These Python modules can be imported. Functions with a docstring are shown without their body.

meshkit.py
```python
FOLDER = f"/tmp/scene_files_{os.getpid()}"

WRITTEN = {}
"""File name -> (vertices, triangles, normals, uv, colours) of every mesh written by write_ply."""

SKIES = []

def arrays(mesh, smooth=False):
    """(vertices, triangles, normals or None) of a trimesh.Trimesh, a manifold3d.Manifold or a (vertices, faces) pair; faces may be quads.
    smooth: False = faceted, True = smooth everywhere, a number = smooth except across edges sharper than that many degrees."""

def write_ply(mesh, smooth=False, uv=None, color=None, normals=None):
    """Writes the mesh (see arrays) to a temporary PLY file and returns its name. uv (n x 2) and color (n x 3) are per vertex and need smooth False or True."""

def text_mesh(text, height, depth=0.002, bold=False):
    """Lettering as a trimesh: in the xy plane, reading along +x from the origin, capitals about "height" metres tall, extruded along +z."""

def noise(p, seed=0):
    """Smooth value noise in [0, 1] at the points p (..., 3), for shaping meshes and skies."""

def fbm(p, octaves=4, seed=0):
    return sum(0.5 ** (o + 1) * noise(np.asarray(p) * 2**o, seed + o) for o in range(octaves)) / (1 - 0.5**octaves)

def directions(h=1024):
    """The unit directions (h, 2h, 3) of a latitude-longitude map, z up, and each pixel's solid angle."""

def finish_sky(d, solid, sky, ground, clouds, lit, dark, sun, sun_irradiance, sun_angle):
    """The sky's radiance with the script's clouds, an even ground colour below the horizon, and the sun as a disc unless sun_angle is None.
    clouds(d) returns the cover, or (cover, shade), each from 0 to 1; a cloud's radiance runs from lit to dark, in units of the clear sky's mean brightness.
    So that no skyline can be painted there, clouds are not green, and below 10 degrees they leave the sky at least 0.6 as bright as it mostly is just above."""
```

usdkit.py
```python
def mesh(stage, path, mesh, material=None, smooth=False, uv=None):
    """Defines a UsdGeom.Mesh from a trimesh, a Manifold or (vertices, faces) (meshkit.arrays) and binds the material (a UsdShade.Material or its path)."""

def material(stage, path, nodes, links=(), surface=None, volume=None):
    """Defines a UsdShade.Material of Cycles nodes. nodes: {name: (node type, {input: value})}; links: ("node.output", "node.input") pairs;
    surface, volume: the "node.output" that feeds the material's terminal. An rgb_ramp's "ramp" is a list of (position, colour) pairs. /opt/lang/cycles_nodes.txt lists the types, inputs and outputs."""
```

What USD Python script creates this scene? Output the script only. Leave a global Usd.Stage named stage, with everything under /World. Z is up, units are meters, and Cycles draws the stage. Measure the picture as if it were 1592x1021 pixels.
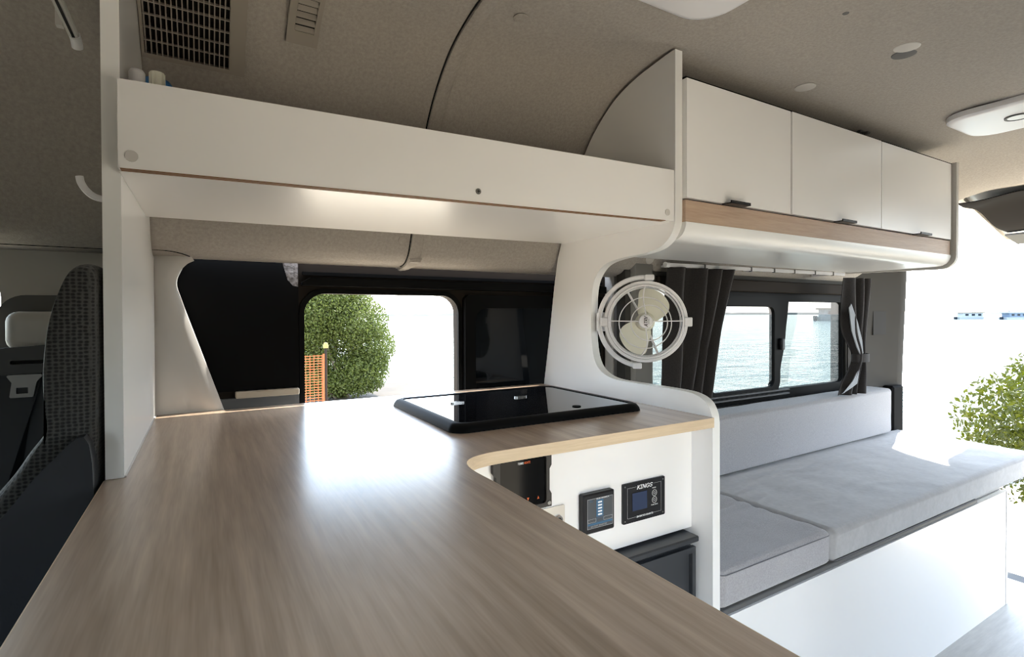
import math, random
import numpy as np, trimesh, usdkit, meshkit
import manifold3d as m3
from shapely.geometry import Polygon, Point, LineString, box as sbox
from shapely import affinity
from pxr import Usd, UsdGeom, UsdLux, UsdShade, Gf, Sdf

stage = Usd.Stage.CreateInMemory()
UsdGeom.SetStageUpAxis(stage, UsdGeom.Tokens.z)
UsdGeom.SetStageMetersPerUnit(stage, 1.0)
UsdGeom.Xform.Define(stage, '/World')
UsdGeom.Scope.Define(stage, '/World/Looks')

# ------------------------------------------------------------------ camera
U = 0.87          # metres per design unit: every coordinate below is multiplied by this
FL = -0.164       # the floor
F_PX, YAW, PITCH, ROLL, CY, EYE = 812.0, math.radians(30.4), math.radians(-0.6), math.radians(-0.2), -12.0, (0.0, 0.0, 1.1)
fw = np.array([math.sin(YAW) * math.cos(PITCH), math.cos(YAW) * math.cos(PITCH), math.sin(PITCH)])
r0 = np.array([math.cos(YAW), -math.sin(YAW), 0.0])
u0 = np.cross(r0, fw)
rt = r0 * math.cos(ROLL) + u0 * math.sin(ROLL)
up = -r0 * math.sin(ROLL) + u0 * math.cos(ROLL)
cam = UsdGeom.Camera.Define(stage, '/World/Camera')
cam.CreateHorizontalApertureAttr(36.0)
cam.CreateVerticalApertureAttr(36.0 * 1021 / 1592)
cam.CreateFocalLengthAttr(F_PX * 36.0 / 1592)
cam.CreateVerticalApertureOffsetAttr(CY * 36.0 / 1592)
cam.CreateClippingRangeAttr(Gf.Vec2f(0.02, 20000.0))
cam.AddTransformOp().Set(Gf.Matrix4d(*rt, 0, *up, 0, *(-fw), 0, *(U * e for e in EYE), 1))
cam.CreateExposureAttr(0.38)

# ------------------------------------------------------------------ sky and sun
SUN_DIR = np.array([0.58, 0.185, 1.0]); SUN_DIR /= np.linalg.norm(SUN_DIR)
sky = UsdLux.DomeLight.Define(stage, '/World/Sky')
sky_mat = usdkit.material(stage, '/World/Looks/hazy_sky', {
    's': ('sky_texture', {'sky_type': 'multiple_scattering', 'sun_disc': False, 'sun_elevation': float(math.asin(SUN_DIR[2])),
                          'sun_rotation': 1.1, 'air_density': 1.0, 'aerosol_density': 3.0}),
    'k': ('mix_color', {'blend_type': 'multiply', 'fac': 1.0, 'b': (0.48, 0.46, 0.43), 'use_clamp': False}),
    'tc': ('texture_coordinate', {}), 'n': ('noise_texture', {'scale': 3.0, 'detail': 6.0, 'roughness': 0.6}),
    'r': ('rgb_ramp', {'ramp': [(0.35, (0.2,) * 3), (0.65, (0.65,) * 3)]}),
    'm': ('mix_color', {'b': (4.6, 4.6, 4.6), 'use_clamp': False}),
    'b': ('background_shader', {'strength': 1.0})},
    [('s.color', 'k.a'), ('tc.generated', 'n.vector'), ('n.fac', 'r.fac'), ('r.color', 'm.fac'), ('k.result', 'm.a'), ('m.result', 'b.color')],
    surface='b.background')
UsdShade.MaterialBindingAPI.Apply(sky.GetPrim()).Bind(sky_mat)
sun = UsdLux.DistantLight.Define(stage, '/World/Sun')
sun.CreateIntensityAttr(2.7)
sun.CreateNormalizeAttr(True)
sun.CreateAngleAttr(0.6)
sun.CreateColorAttr(Gf.Vec3f(1.0, 0.95, 0.86))
sz = SUN_DIR; sx = np.cross([0, 0, 1.0], sz); sx /= np.linalg.norm(sx); sy = np.cross(sz, sx)
sun.AddTransformOp().Set(Gf.Matrix4d(*sx, 0, *sy, 0, *sz, 0, 0, 0, 20, 1))

# ------------------------------------------------------------------ materials
def mat(name, color, rough=0.5, var=0.0, scale=40.0, bump=0.0, bscale=None, bevel=0.0, stretch=None, color2=None, detail=3.0, space='object', **kw):
    nodes = {'p': ('principled_bsdf', dict(base_color=color, roughness=rough, **kw))}
    links = []
    if var or color2 is not None or bump:
        nodes['tc'] = ('texture_coordinate', {})
        nodes['mp'] = ('mapping', {'scale': stretch or (1.0, 1.0, 1.0)})
        nodes['n'] = ('noise_texture', {'scale': scale, 'detail': detail, 'roughness': 0.6})
        links += [('tc.object', 'mp.vector'), ('mp.vector', 'n.vector')]
    if var or color2 is not None:
        c2 = color2 if color2 is not None else tuple(min(1, c * (1 + var)) for c in color)
        c1 = color if color2 is not None else tuple(c * (1 - var) for c in color)
        nodes['r'] = ('rgb_ramp', {'ramp': [(0.3, c1), (0.7, c2)]})
        links += [('n.fac', 'r.fac'), ('r.color', 'p.base_color')]
    last = None
    if bevel:
        nodes['bv'] = ('bevel', {'radius': bevel, 'samples': 4})
        last = 'bv.bevel'
    if bump:
        nodes['n2'] = ('noise_texture', {'scale': bscale or scale, 'detail': 3.0})
        nodes['b'] = ('bump', {'strength': 1.0, 'distance': bump})
        links += [('mp.vector', 'n2.vector'), ('n2.fac', 'b.height')]
        if last:
            links.append((last, 'b.normal'))
        last = 'b.normal'
    if last:
        links.append((last, 'p.normal'))
    return usdkit.material(stage, '/World/Looks/' + name, nodes, links, surface='p.BSDF')

def wood(name, c1, c2, axis_scale, rough, bevel=0.0, coat=0.0):
    return usdkit.material(stage, '/World/Looks/' + name, {
        'tc': ('texture_coordinate', {}), 'mp': ('mapping', {'scale': axis_scale}),
        'n': ('noise_texture', {'scale': 1.0, 'detail': 6.0, 'roughness': 0.62, 'distortion': 0.35}),
        'n3': ('noise_texture', {'scale': 5.0, 'detail': 3.0, 'roughness': 0.7}),
        'mx': ('mix_color', {'fac': 0.5}),
        'r': ('rgb_ramp', {'ramp': [(0.37, c1), (0.5, tuple((a + b) / 2 for a, b in zip(c1, c2))), (0.63, c2)]}),
        'b': ('bump', {'strength': 0.35, 'distance': 0.0004}),
        'p': ('principled_bsdf', {'roughness': rough, 'coat_weight': coat, 'coat_roughness': 0.22})},
        [('tc.object', 'mp.vector'), ('mp.vector', 'n.vector'), ('mp.vector', 'n3.vector'), ('n.fac', 'mx.a'), ('n3.fac', 'mx.b'),
         ('mx.result', 'r.fac'), ('r.color', 'p.base_color'), ('n3.fac', 'b.height'), ('b.normal', 'p.normal')], surface='p.BSDF')

W = mat('white_laminate', (0.85, 0.84, 0.82), 0.36, coat_weight=0.6, coat_roughness=0.24)
W_EDGE = mat('white_edge_band', (0.82, 0.82, 0.80), 0.3)
W_PLASTIC = mat('white_plastic', (0.78, 0.77, 0.78), 0.35)
CREAM = mat('cream_plastic', (0.72, 0.71, 0.60), 0.4)
OAK = wood('oak_laminate', (0.275, 0.192, 0.128), (0.495, 0.37, 0.272), (16.0, 0.8, 16.0), 0.33, coat=0.7)
OAK_EDGE = wood('oak_edge_band', (0.56, 0.43, 0.28), (0.68, 0.54, 0.37), (3.0, 30.0, 60.0), 0.45)
OAK_STRIP = wood('oak_strip', (0.42, 0.29, 0.20), (0.52, 0.38, 0.27), (3.0, 30.0, 60.0), 0.45)
VINYL = wood('pale_vinyl_floor', (0.38, 0.37, 0.35), (0.52, 0.51, 0.48), (1.2, 10.0, 10.0), 0.4)
BROWN = mat('raw_board_edge', (0.22, 0.12, 0.06), 0.8)
LINER = mat('headliner_felt', (0.365, 0.335, 0.300), 0.95, var=0.12, scale=160.0, bump=0.0006, bscale=260.0, detail=5.0)
TRIM = mat('grey_trim_plastic', (0.53, 0.51, 0.475), 0.55, bump=0.0001, bscale=500.0)
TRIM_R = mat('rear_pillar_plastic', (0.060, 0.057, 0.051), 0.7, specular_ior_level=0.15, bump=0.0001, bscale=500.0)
TRIM_D = mat('dark_trim_plastic', (0.10, 0.10, 0.098), 0.6)
DARKDOOR = mat('dark_door_paint', (0.026, 0.020, 0.0155), 0.6, specular_ior_level=0.06)
BLACK = mat('black_plastic', (0.010, 0.010, 0.011), 0.4, specular_ior_level=0.35)
TONGUE = mat('dull_steel', (0.15, 0.145, 0.14), 0.4, metallic=0.8)
BLACKMATT = mat('matt_black_board', (0.004, 0.004, 0.004), 0.8, specular_ior_level=0.1)
RUBBER = mat('black_rubber', (0.005, 0.005, 0.005), 0.5, specular_ior_level=0.06)
DKGLASS = mat('dark_tinted_glass', (0.003, 0.004, 0.005), 0.04, specular_ior_level=0.3)
HOBGLASS = mat('black_hob_glass', (0.004, 0.004, 0.005), 0.02)
FABRIC = mat('grey_cushion_fabric', (0.34, 0.335, 0.345), 0.9, var=0.15, scale=300.0, bump=0.0005, bscale=600.0, sheen_weight=0.3)
FABRIC2 = mat('grey_cushion_cloth', (0.41, 0.41, 0.415), 0.85, var=0.07, scale=60.0, bump=0.0015, bscale=9.0, sheen_weight=0.25)
SEAM = mat('seam_thread', (0.15, 0.15, 0.16), 0.9)
CURTAIN = mat('charcoal_curtain', (0.032, 0.029, 0.028), 0.9, var=0.15, scale=200.0, sheen_weight=0.1, specular_ior_level=0.2)
LINING = mat('pale_curtain_lining', (0.28, 0.30, 0.32), 0.85)
CHROME = mat('chrome', (0.75, 0.75, 0.75), 0.18, metallic=1.0)
STEEL = mat('brushed_plate', (0.62, 0.59, 0.54), 0.4, metallic=0.6)
GRILLE = mat('grille_plastic', (0.30, 0.27, 0.23), 0.5)
VOID = mat('dark_duct', (0.004, 0.004, 0.004), 0.9)
CARPET = mat('speckled_carpet', (0.08, 0.065, 0.055), 1.0, color2=(0.42, 0.38, 0.35), scale=120.0, bump=0.002, bscale=150.0)
BEIGE = mat('beige_ledge', (0.50, 0.43, 0.33), 0.5)
CHARCOAL = mat('fridge_black', (0.028, 0.030, 0.033), 0.4)
SCREEN = mat('blue_screen', (0.034, 0.046, 0.085), 0.15)
SCR_GREY = mat('grey_panel_print', (0.075, 0.08, 0.085), 0.3)
INK_W = mat('white_print', (0.75, 0.75, 0.75), 0.5)
INK_G = mat('grey_print', (0.35, 0.35, 0.35), 0.5)
INK_B = mat('blue_print', (0.035, 0.11, 0.20), 0.5)
INK_O = mat('orange_print', (0.75, 0.13, 0.02), 0.5)
INK_K = mat('black_print', (0.01, 0.01, 0.01), 0.5)
BELT = mat('belt_webbing', (0.035, 0.038, 0.042), 0.7)
VINYLSEAT = mat('black_seat_vinyl', (0.012, 0.013, 0.016), 0.55, bump=0.0003, bscale=300.0)
BLUE = mat('blue_plastic', (0.03, 0.20, 0.52), 0.35)
PAINT = mat('white_car_paint', (0.75, 0.75, 0.75), 0.25)
SAND = mat('pale_sand', (0.52, 0.43, 0.31), 0.95, color2=(0.68, 0.58, 0.44), scale=1.2, detail=8.0)
BARK = mat('grey_bark', (0.16, 0.13, 0.10), 0.9, var=0.3, scale=30.0)
ORANGE = mat('orange_netting', (0.42, 0.075, 0.015), 0.6)
POST = mat('dark_post', (0.016, 0.013, 0.011), 0.7, specular_ior_level=0.1)
YELLOW = mat('pale_yellow_cap', (0.22, 0.17, 0.05), 0.6)
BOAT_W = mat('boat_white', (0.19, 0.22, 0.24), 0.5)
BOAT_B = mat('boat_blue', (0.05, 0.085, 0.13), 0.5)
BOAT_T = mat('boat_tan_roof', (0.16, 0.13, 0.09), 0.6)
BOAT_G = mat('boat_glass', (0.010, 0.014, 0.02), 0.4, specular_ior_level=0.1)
SHORE = mat('haze_tinted_scrub', (0.070, 0.085, 0.085), 1.0, var=0.2, scale=0.02)  # haze of distance is put into this grey-blue tint
SCREWM = mat('zinc_screw', (0.35, 0.34, 0.32), 0.35, metallic=1.0)
CAPM = mat('grey_screw_cap', (0.58, 0.56, 0.53), 0.5)
LAMPM = mat('lamp_lens', (0.80, 0.80, 0.78), 0.3)

SEATCLOTH = usdkit.material(stage, '/World/Looks/dotted_seat_cloth', {
    'tc': ('texture_coordinate', {}), 'mp': ('mapping', {'scale': (1.0, 1.0, 1.3)}),
    'v': ('voronoi_texture', {'scale': 165.0, 'randomness': 0.25}),
    'r': ('rgb_ramp', {'ramp': [(0.25, (0.006, 0.006, 0.006)), (0.55, (0.062, 0.062, 0.058))]}),
    'b': ('bump', {'strength': 0.6, 'distance': 0.002}),
    'p': ('principled_bsdf', {'roughness': 0.9, 'sheen_weight': 0.2})},
    [('tc.object', 'mp.vector'), ('mp.vector', 'v.vector'), ('v.distance', 'r.fac'), ('r.color', 'p.base_color'), ('v.distance', 'b.height'), ('b.normal', 'p.normal')], surface='p.BSDF')
def window_glass(name, tint):
    return usdkit.material(stage, '/World/Looks/' + name, {
        't': ('transparent_bsdf', {'color': tint}), 'g': ('glossy_bsdf', {'color': (1, 1, 1), 'roughness': 0.0}),
        'f': ('layer_weight', {'blend': 0.5}), 'r': ('rgb_ramp', {'ramp': [(0.0, (0.02,) * 3), (0.6, (0.05,) * 3), (0.85, (0.22,) * 3), (1.0, (0.9,) * 3)]}), 'm': ('mix_closure', {})},
        [('f.facing', 'r.fac'), ('r.color', 'm.fac'), ('t.BSDF', 'm.closure1'), ('g.BSDF', 'm.closure2')], surface='m.closure')
GLASS = window_glass('tinted_window_glass', (0.435, 0.455, 0.45))
CLEAR = window_glass('clear_window_glass', (0.93, 0.96, 0.95))

def leaf_material(name, c1, c2):
    return usdkit.material(stage, '/World/Looks/' + name, {
        'g': ('geometry', {}), 'r': ('rgb_ramp', {'ramp': [(0.0, c1), (1.0, c2)]}),
        'p': ('principled_bsdf', {'roughness': 0.45}), 't': ('translucent_bsdf', {}), 'm': ('mix_closure', {'fac': 0.45})},
        [('g.random_per_island', 'r.fac'), ('r.color', 'p.base_color'), ('r.color', 't.color'), ('p.BSDF', 'm.closure1'), ('t.BSDF', 'm.closure2')], surface='m.closure')
LEAF = leaf_material('mangrove_leaf', (0.085, 0.11, 0.022), (0.95, 0.80, 0.22))
LEAF2 = leaf_material('yellow_green_leaf', (0.05, 0.06, 0.002), (0.74, 0.60, 0.012))
WATER = usdkit.material(stage, '/World/Looks/bay_water', {
    'g': ('geometry', {}), 'mp': ('mapping', {'scale': (0.55, 1.0, 1.0), 'rotation': (0.0, 0.0, -0.5)}),
    'n': ('noise_texture', {'scale': 0.55, 'detail': 5.0, 'roughness': 0.6}),
    'b': ('bump', {'strength': 1.0, 'distance': 1.1}),
    'p': ('principled_bsdf', {'base_color': (0.15, 0.20, 0.19), 'roughness': 0.10, 'ior': 1.33})},
    [('g.position', 'mp.vector'), ('mp.vector', 'n.vector'), ('n.fac', 'b.height'), ('b.normal', 'p.normal')], surface='p.BSDF')

# ------------------------------------------------------------------ helpers
USED = {}
def path_of(parent, name):
    base = '/World' if parent is None else str(parent.GetPath())
    k = (base, name); n = USED.get(k, 0); USED[k] = n + 1
    return f'{base}/{name}' + (f'_{n:03d}' if n else '')

def tag(p, label=None, cat=None, group=None, kind=None):
    for k, v in (('label', label), ('category', cat), ('group', group), ('kind', kind)):
        if v: p.SetCustomDataByKey(k, v)
    return p

def thing(name, label, cat, loc=(0, 0, 0), group=None, kind=None):
    x = UsdGeom.Xform.Define(stage, path_of(None, name))
    x.AddTranslateOp().Set(Gf.Vec3d(*(float(c) * U for c in loc)))
    p = x.GetPrim(); LOC[p.GetPath()] = np.array(loc, float)
    return tag(p, label, cat, group, kind)

LOC = {}
def origin(p):
    while p and p.GetPath() not in LOC:
        p = p.GetParent()
        if str(p.GetPath()) == '/World': return np.zeros(3)
    return LOC[p.GetPath()]

def part(parent, name, mesh, m, smooth=30, label=None, kind=None):
    """One mesh, given in world coordinates, under parent (a thing or a part)."""
    v, f, n = meshkit.arrays(mesh, False)
    v = (v - (origin(parent) if parent is not None else 0)) * U
    p = usdkit.mesh(stage, path_of(parent, name), trimesh.Trimesh(v, f, process=False), m, smooth=smooth).GetPrim()
    return tag(p, label, kind=kind)

def cat_(ms): return trimesh.util.concatenate([tm(x) for x in ms])
def tm(x):
    if hasattr(x, 'to_mesh'):
        a = x.to_mesh(); return trimesh.Trimesh(a.vert_properties[:, :3], a.tri_verts, process=False)
    return x
def bx(x0, x1, y0, y1, z0, z1, c=0.0):
    """A box, its edges chamfered by c."""
    if c <= 0:
        b = trimesh.creation.box((x1 - x0, y1 - y0, z1 - z0)); b.apply_translation(((x0 + x1) / 2, (y0 + y1) / 2, (z0 + z1) / 2)); return b
    pts = []
    for i in (0, 1):
        for j in (0, 1):
            for k in (0, 1):
                p = np.array([(x0, x1)[i], (y0, y1)[j], (z0, z1)[k]]); s = np.array([1 - 2 * i, 1 - 2 * j, 1 - 2 * k]) * c
                for a in range(3):
                    q = p + s; q[a] = p[a]; pts.append(q)
    return tm(m3.Manifold.hull_points(np.array(pts, float)))
def rbox(x0, x1, y0, y1, z0, z1, r, n=16):
    s = m3.Manifold.sphere(r, n)
    return tm(m3.Manifold.batch_hull([s.translate((x, y, z)) for x in (x0 + r, x1 - r) for y in (y0 + r, y1 - r) for z in (z0 + r, z1 - r)]))
def extr(poly, axis, a, b):
    """A shapely polygon extruded from a to b along an axis; its 2-d coordinates are the other two axes in order."""
    ms = []
    for g in getattr(poly, 'geoms', [poly]):
        m = trimesh.creation.extrude_polygon(g, b - a, engine='earcut')
        v = m.vertices.copy(); v[:, 2] += a
        if axis == 'x': m.vertices = v[:, [2, 0, 1]]
        elif axis == 'y': m.vertices = np.stack([v[:, 0], v[:, 2], v[:, 1]], 1); m.faces = m.faces[:, ::-1]
        else: m.vertices = v
        ms.append(m)
    return trimesh.util.concatenate(ms)
def rrect(x0, y0, x1, y1, r, res=8):
    return sbox(x0 + r, y0 + r, x1 - r, y1 - r).buffer(r, resolution=res)
def rpoly(pts, r, res=8):
    return Polygon(pts).buffer(-r, join_style=2).buffer(r, resolution=res)
def tube(pts, r, n=10, closed=False):
    pts = np.asarray(pts, float); k = len(pts)
    t = (np.roll(pts, -1, 0) - np.roll(pts, 1, 0)) if closed else np.gradient(pts, axis=0)
    t /= np.linalg.norm(t, axis=1, keepdims=True) + 1e-12
    ref = np.array([0, 0, 1.0]) if abs(t[0][2]) < 0.9 else np.array([1.0, 0, 0])
    nv = np.cross(t[0], ref); nv /= np.linalg.norm(nv); V = []
    rr = np.broadcast_to(r, k)
    for i in range(k):
        nv = nv - t[i] * (nv @ t[i]); nv /= np.linalg.norm(nv); bv = np.cross(t[i], nv)
        a = np.arange(n) / n * 2 * np.pi
        V.append(pts[i] + rr[i] * (np.cos(a)[:, None] * nv + np.sin(a)[:, None] * bv))
    V = np.vstack(V); Fc = []
    for i in range(k if closed else k - 1):
        j = (i + 1) % k
        for a in range(n):
            b = (a + 1) % n
            Fc += [[i * n + a, i * n + b, j * n + b], [i * n + a, j * n + b, j * n + a]]
    if not closed:
        V = np.vstack([V, pts[0], pts[-1]])
        for a in range(n):
            b = (a + 1) % n
            Fc += [[k * n, b, a], [k * n + 1, (k - 1) * n + a, (k - 1) * n + b]]
    return trimesh.Trimesh(V, Fc, process=False)
def cyl(c, r, h, axis='z', n=24):
    m = trimesh.creation.cylinder(r, h, sections=n)
    if axis == 'x': m.apply_transform(trimesh.transformations.rotation_matrix(math.pi / 2, [0, 1, 0]))
    if axis == 'y': m.apply_transform(trimesh.transformations.rotation_matrix(math.pi / 2, [1, 0, 0]))
    m.apply_translation(c); return m
def lathe(prof, c=(0, 0, 0), n=32):
    m = trimesh.creation.revolve(np.array(prof, float), sections=n); m.apply_translation(c); return m
def loft(sections, closed=False):
    """Sections: arrays (n, 3) of closed rings, joined in order and capped."""
    S = np.array(sections); k, n = S.shape[:2]; V = S.reshape(-1, 3); Fc = []
    for i in range(k - 1):
        for a in range(n):
            b = (a + 1) % n
            Fc += [[i * n + a, i * n + b, (i + 1) * n + b], [i * n + a, (i + 1) * n + b, (i + 1) * n + a]]
    V = np.vstack([V, S[0].mean(0), S[-1].mean(0)])
    for a in range(n):
        b = (a + 1) % n
        Fc += [[k * n, b, a], [k * n + 1, (k - 1) * n + a, (k - 1) * n + b]]
    m = trimesh.Trimesh(V, Fc, process=False); m.fix_normals(); return m
def text_on(text, h, at, right, upv, depth=0.0004, bold=False, slant=0.0, width=None):
    """Lettering starting at a point, reading along right, standing along upv."""
    t = meshkit.text_mesh(text, h, depth, bold)
    v = t.vertices.copy()
    if width: v[:, 0] *= width / (v[:, 0].max())
    v[:, 0] += slant * v[:, 1]
    r_, u_ = np.array(right, float), np.array(upv, float); n_ = np.cross(r_, u_)
    t.vertices = np.array(at) + v[:, :1] * r_ + v[:, 1:2] * u_ + v[:, 2:3] * n_
    return t
def smooth_poly(pts, n=8, closed=False):
    """Catmull-Rom through points."""
    p = np.asarray(pts, float)
    q = np.vstack([p[-1], p, p[0], p[1]]) if closed else np.vstack([2 * p[0] - p[1], p, 2 * p[-1] - p[-2]])
    out = []
    for i in range(1, len(q) - 2):
        a, b, c, d = q[i - 1:i + 3]
        for t in np.arange(n) / n:
            out.append(0.5 * (2 * b + (c - a) * t + (2 * a - 5 * b + 4 * c - d) * t * t + (3 * b - a - 3 * c + d) * t ** 3))
    if not closed: out.append(p[-1])
    return np.array(out)

# ================================================================== THE SETTING
tag(part(None, 'floor', bx(-1.4, 3.30, -0.17, 1.66, FL - 0.06, FL), VINYL), 'pale grey wood-look vinyl floor beside the bench', 'floor', kind='structure')
tag(part(None, 'trim_1', bx(3.30, 3.40, 0.07, 1.42, FL - 0.16, FL - 0.006, 0.006), BLACK), 'black rear door sill at the end of the floor', 'door sill', kind='structure')

# headliner: a profile lofted along the van
PROF = smooth_poly([(0.74, 1.812), (0.95, 1.802), (1.08, 1.79), (1.2, 1.755), (1.30, 1.685), (1.37, 1.60), (1.43, 1.48), (1.47, 1.38), (1.505, 1.30), (1.53, 1.272), (1.56, 1.258), (1.62, 1.252)], 6)
RIGHT = PROF[::-1].copy(); RIGHT[:, 0] = 1.48 - RIGHT[:, 0]
INNER = np.vstack([RIGHT[:-1], PROF])
tan = np.gradient(INNER, axis=0); nor = np.stack([-tan[:, 1], tan[:, 0]], 1); nor /= np.linalg.norm(nor, axis=1, keepdims=True)
OUTER = INNER + nor * 0.035
XS = np.concatenate([np.linspace(-1.4, 2.6, 9), np.linspace(2.7, 3.38, 11)])
def sag(x, z):
    t = np.clip((x - 2.80) / 0.56, 0, 1); t = t * t * (3 - 2 * t)
    return z - 0.080 * t * np.clip((z - 1.25) / 0.4, 0, 1)
ring = np.vstack([INNER, OUTER[::-1]])
secs = [np.stack([np.full(len(ring), x), ring[:, 0], sag(x, ring[:, 1])], 1) for x in XS]
k, n = len(secs), len(ring); V = np.vstack(secs); Fc = []
for i in range(k - 1):
    for a in range(n):
        b = (a + 1) % n
        Fc += [[i * n + a, i * n + b, (i + 1) * n + b], [i * n + a, (i + 1) * n + b, (i + 1) * n + a]]
h = len(INNER)
for base, flip in ((0, 1), ((k - 1) * n, 0)):
    for a in range(h - 1):
        q = [base + a, base + a + 1, base + n - 2 - a, base + n - 1 - a]
        q = q if flip else q[::-1]
        Fc += [[q[0], q[1], q[2]], [q[0], q[2], q[3]]]
ceil_mesh = trimesh.Trimesh(V, Fc, process=False); ceil_mesh.fix_normals()
ceiling = tag(part(None, 'ceiling', ceil_mesh, LINER, smooth=35), 'taupe felt headliner curving down over the van walls', 'ceiling', kind='structure')
# moulded rib across the headliner
ribsec = []
t2 = np.gradient(PROF, axis=0); n2 = np.stack([t2[:, 1], -t2[:, 0]], 1); n2 /= np.linalg.norm(n2, axis=1, keepdims=True)
for (y, z), (ny, nz) in zip(PROF, n2):
    ribsec.append([(x_, y + ny * o, z + nz * o) for x_, o in ((0.528, -0.004), (0.530, 0.007), (0.536, 0.010), (0.552, 0.008), (0.566, 0.0035), (0.572, -0.004))])
rib = loft(ribsec)
part(ceiling, 'rib', rib, LINER, smooth=40)
part(ceiling, 'rib_gap', tube(np.array([(0.5275, y + ny * 0.0006, z + nz * 0.0006) for (y, z), (ny, nz) in zip(PROF, n2)])[:-3], 0.0022, 6), VOID, smooth=60)
tip = loft([[(0.536 - s * 0.012, 1.515 + 0.11 * s, 1.262 - 0.012 * s), (0.566, 1.515 + 0.11 * s, 1.262 - 0.010 * s), (0.572, 1.515 + 0.11 * s, 1.275), (0.530 - s * 0.012, 1.515 + 0.11 * s, 1.275)] for s in (0, 0.5, 1.0)])
part(ceiling, 'rib_end', tip, LINER)

# van side wall, with the sliding-door aperture, the cab window and the rear window cut out
cabwin = rpoly([(-1.15, 0.82), (-0.398, 0.82), (-0.398, 1.215), (-1.0, 1.215)], 0.07)
slide_hole = rpoly([(-0.068, 1.19), (-0.02, 1.30), (1.405, 1.30), (1.405, 0.10), (0.265, 0.10), (0.036, 0.853)], 0.055)
front_wall = sbox(-1.4, FL - 0.06, 1.42, 1.262).difference(cabwin).difference(slide_hole)
wl = thing('wall_left', 'grey trimmed van side wall around the sliding door', 'wall', kind='structure')
part(wl, 'trim_panel', extr(front_wall, 'y', 1.60, 1.645), TRIM)
lip = smooth_poly([(-0.026, 1.6, 1.2485), (-0.045, 1.6, 1.236), (-0.066, 1.6, 1.205), (-0.0655, 1.6, 1.165), (-0.045, 1.6, 1.105), (0.000, 1.6, 0.965), (0.046, 1.6, 0.82), (0.12, 1.6, 0.575)], 8)
lt_ = np.gradient(lip, axis=0); ln_ = np.stack([lt_[:, 2], 0 * lt_[:, 0], -lt_[:, 0]], 1); ln_ /= np.linalg.norm(ln_, axis=1, keepdims=True); ln_ *= np.sign(-ln_[len(ln_) // 2, 0])
prof_ = [(0.004, -0.012), (0.0, 0.004)] + [(0.075 * t, 0.013 * (0.35 + 0.65 * math.sin(min(1, t * 3) * math.pi / 2)) * (0.5 + 0.5 * math.cos(math.pi * max(0, (t - 0.25) / 0.75)))) for t in np.linspace(0.03, 1, 12)] + [(0.075, -0.012)]
part(wl, 'aperture_lip', loft([[p + n_ * (o - 0.004) + np.array([0, -hh, 0]) for o, hh in prof_] for p, n_ in zip(lip, ln_)]), TRIM, smooth=80)
part(wl, 'seam_gap', tube(smooth_poly([(-0.112, 1.545, 1.2635), (-0.08, 1.545, 1.2625), (-0.055, 1.553, 1.259), (-0.034, 1.572, 1.2535)], 6), 0.0013, 6), VOID)
part(wl, 'seam_gap', tube(np.array([(-0.90, 1.552, 1.2605), (-0.14, 1.552, 1.2605)]), 0.0016, 6), VOID)
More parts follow.
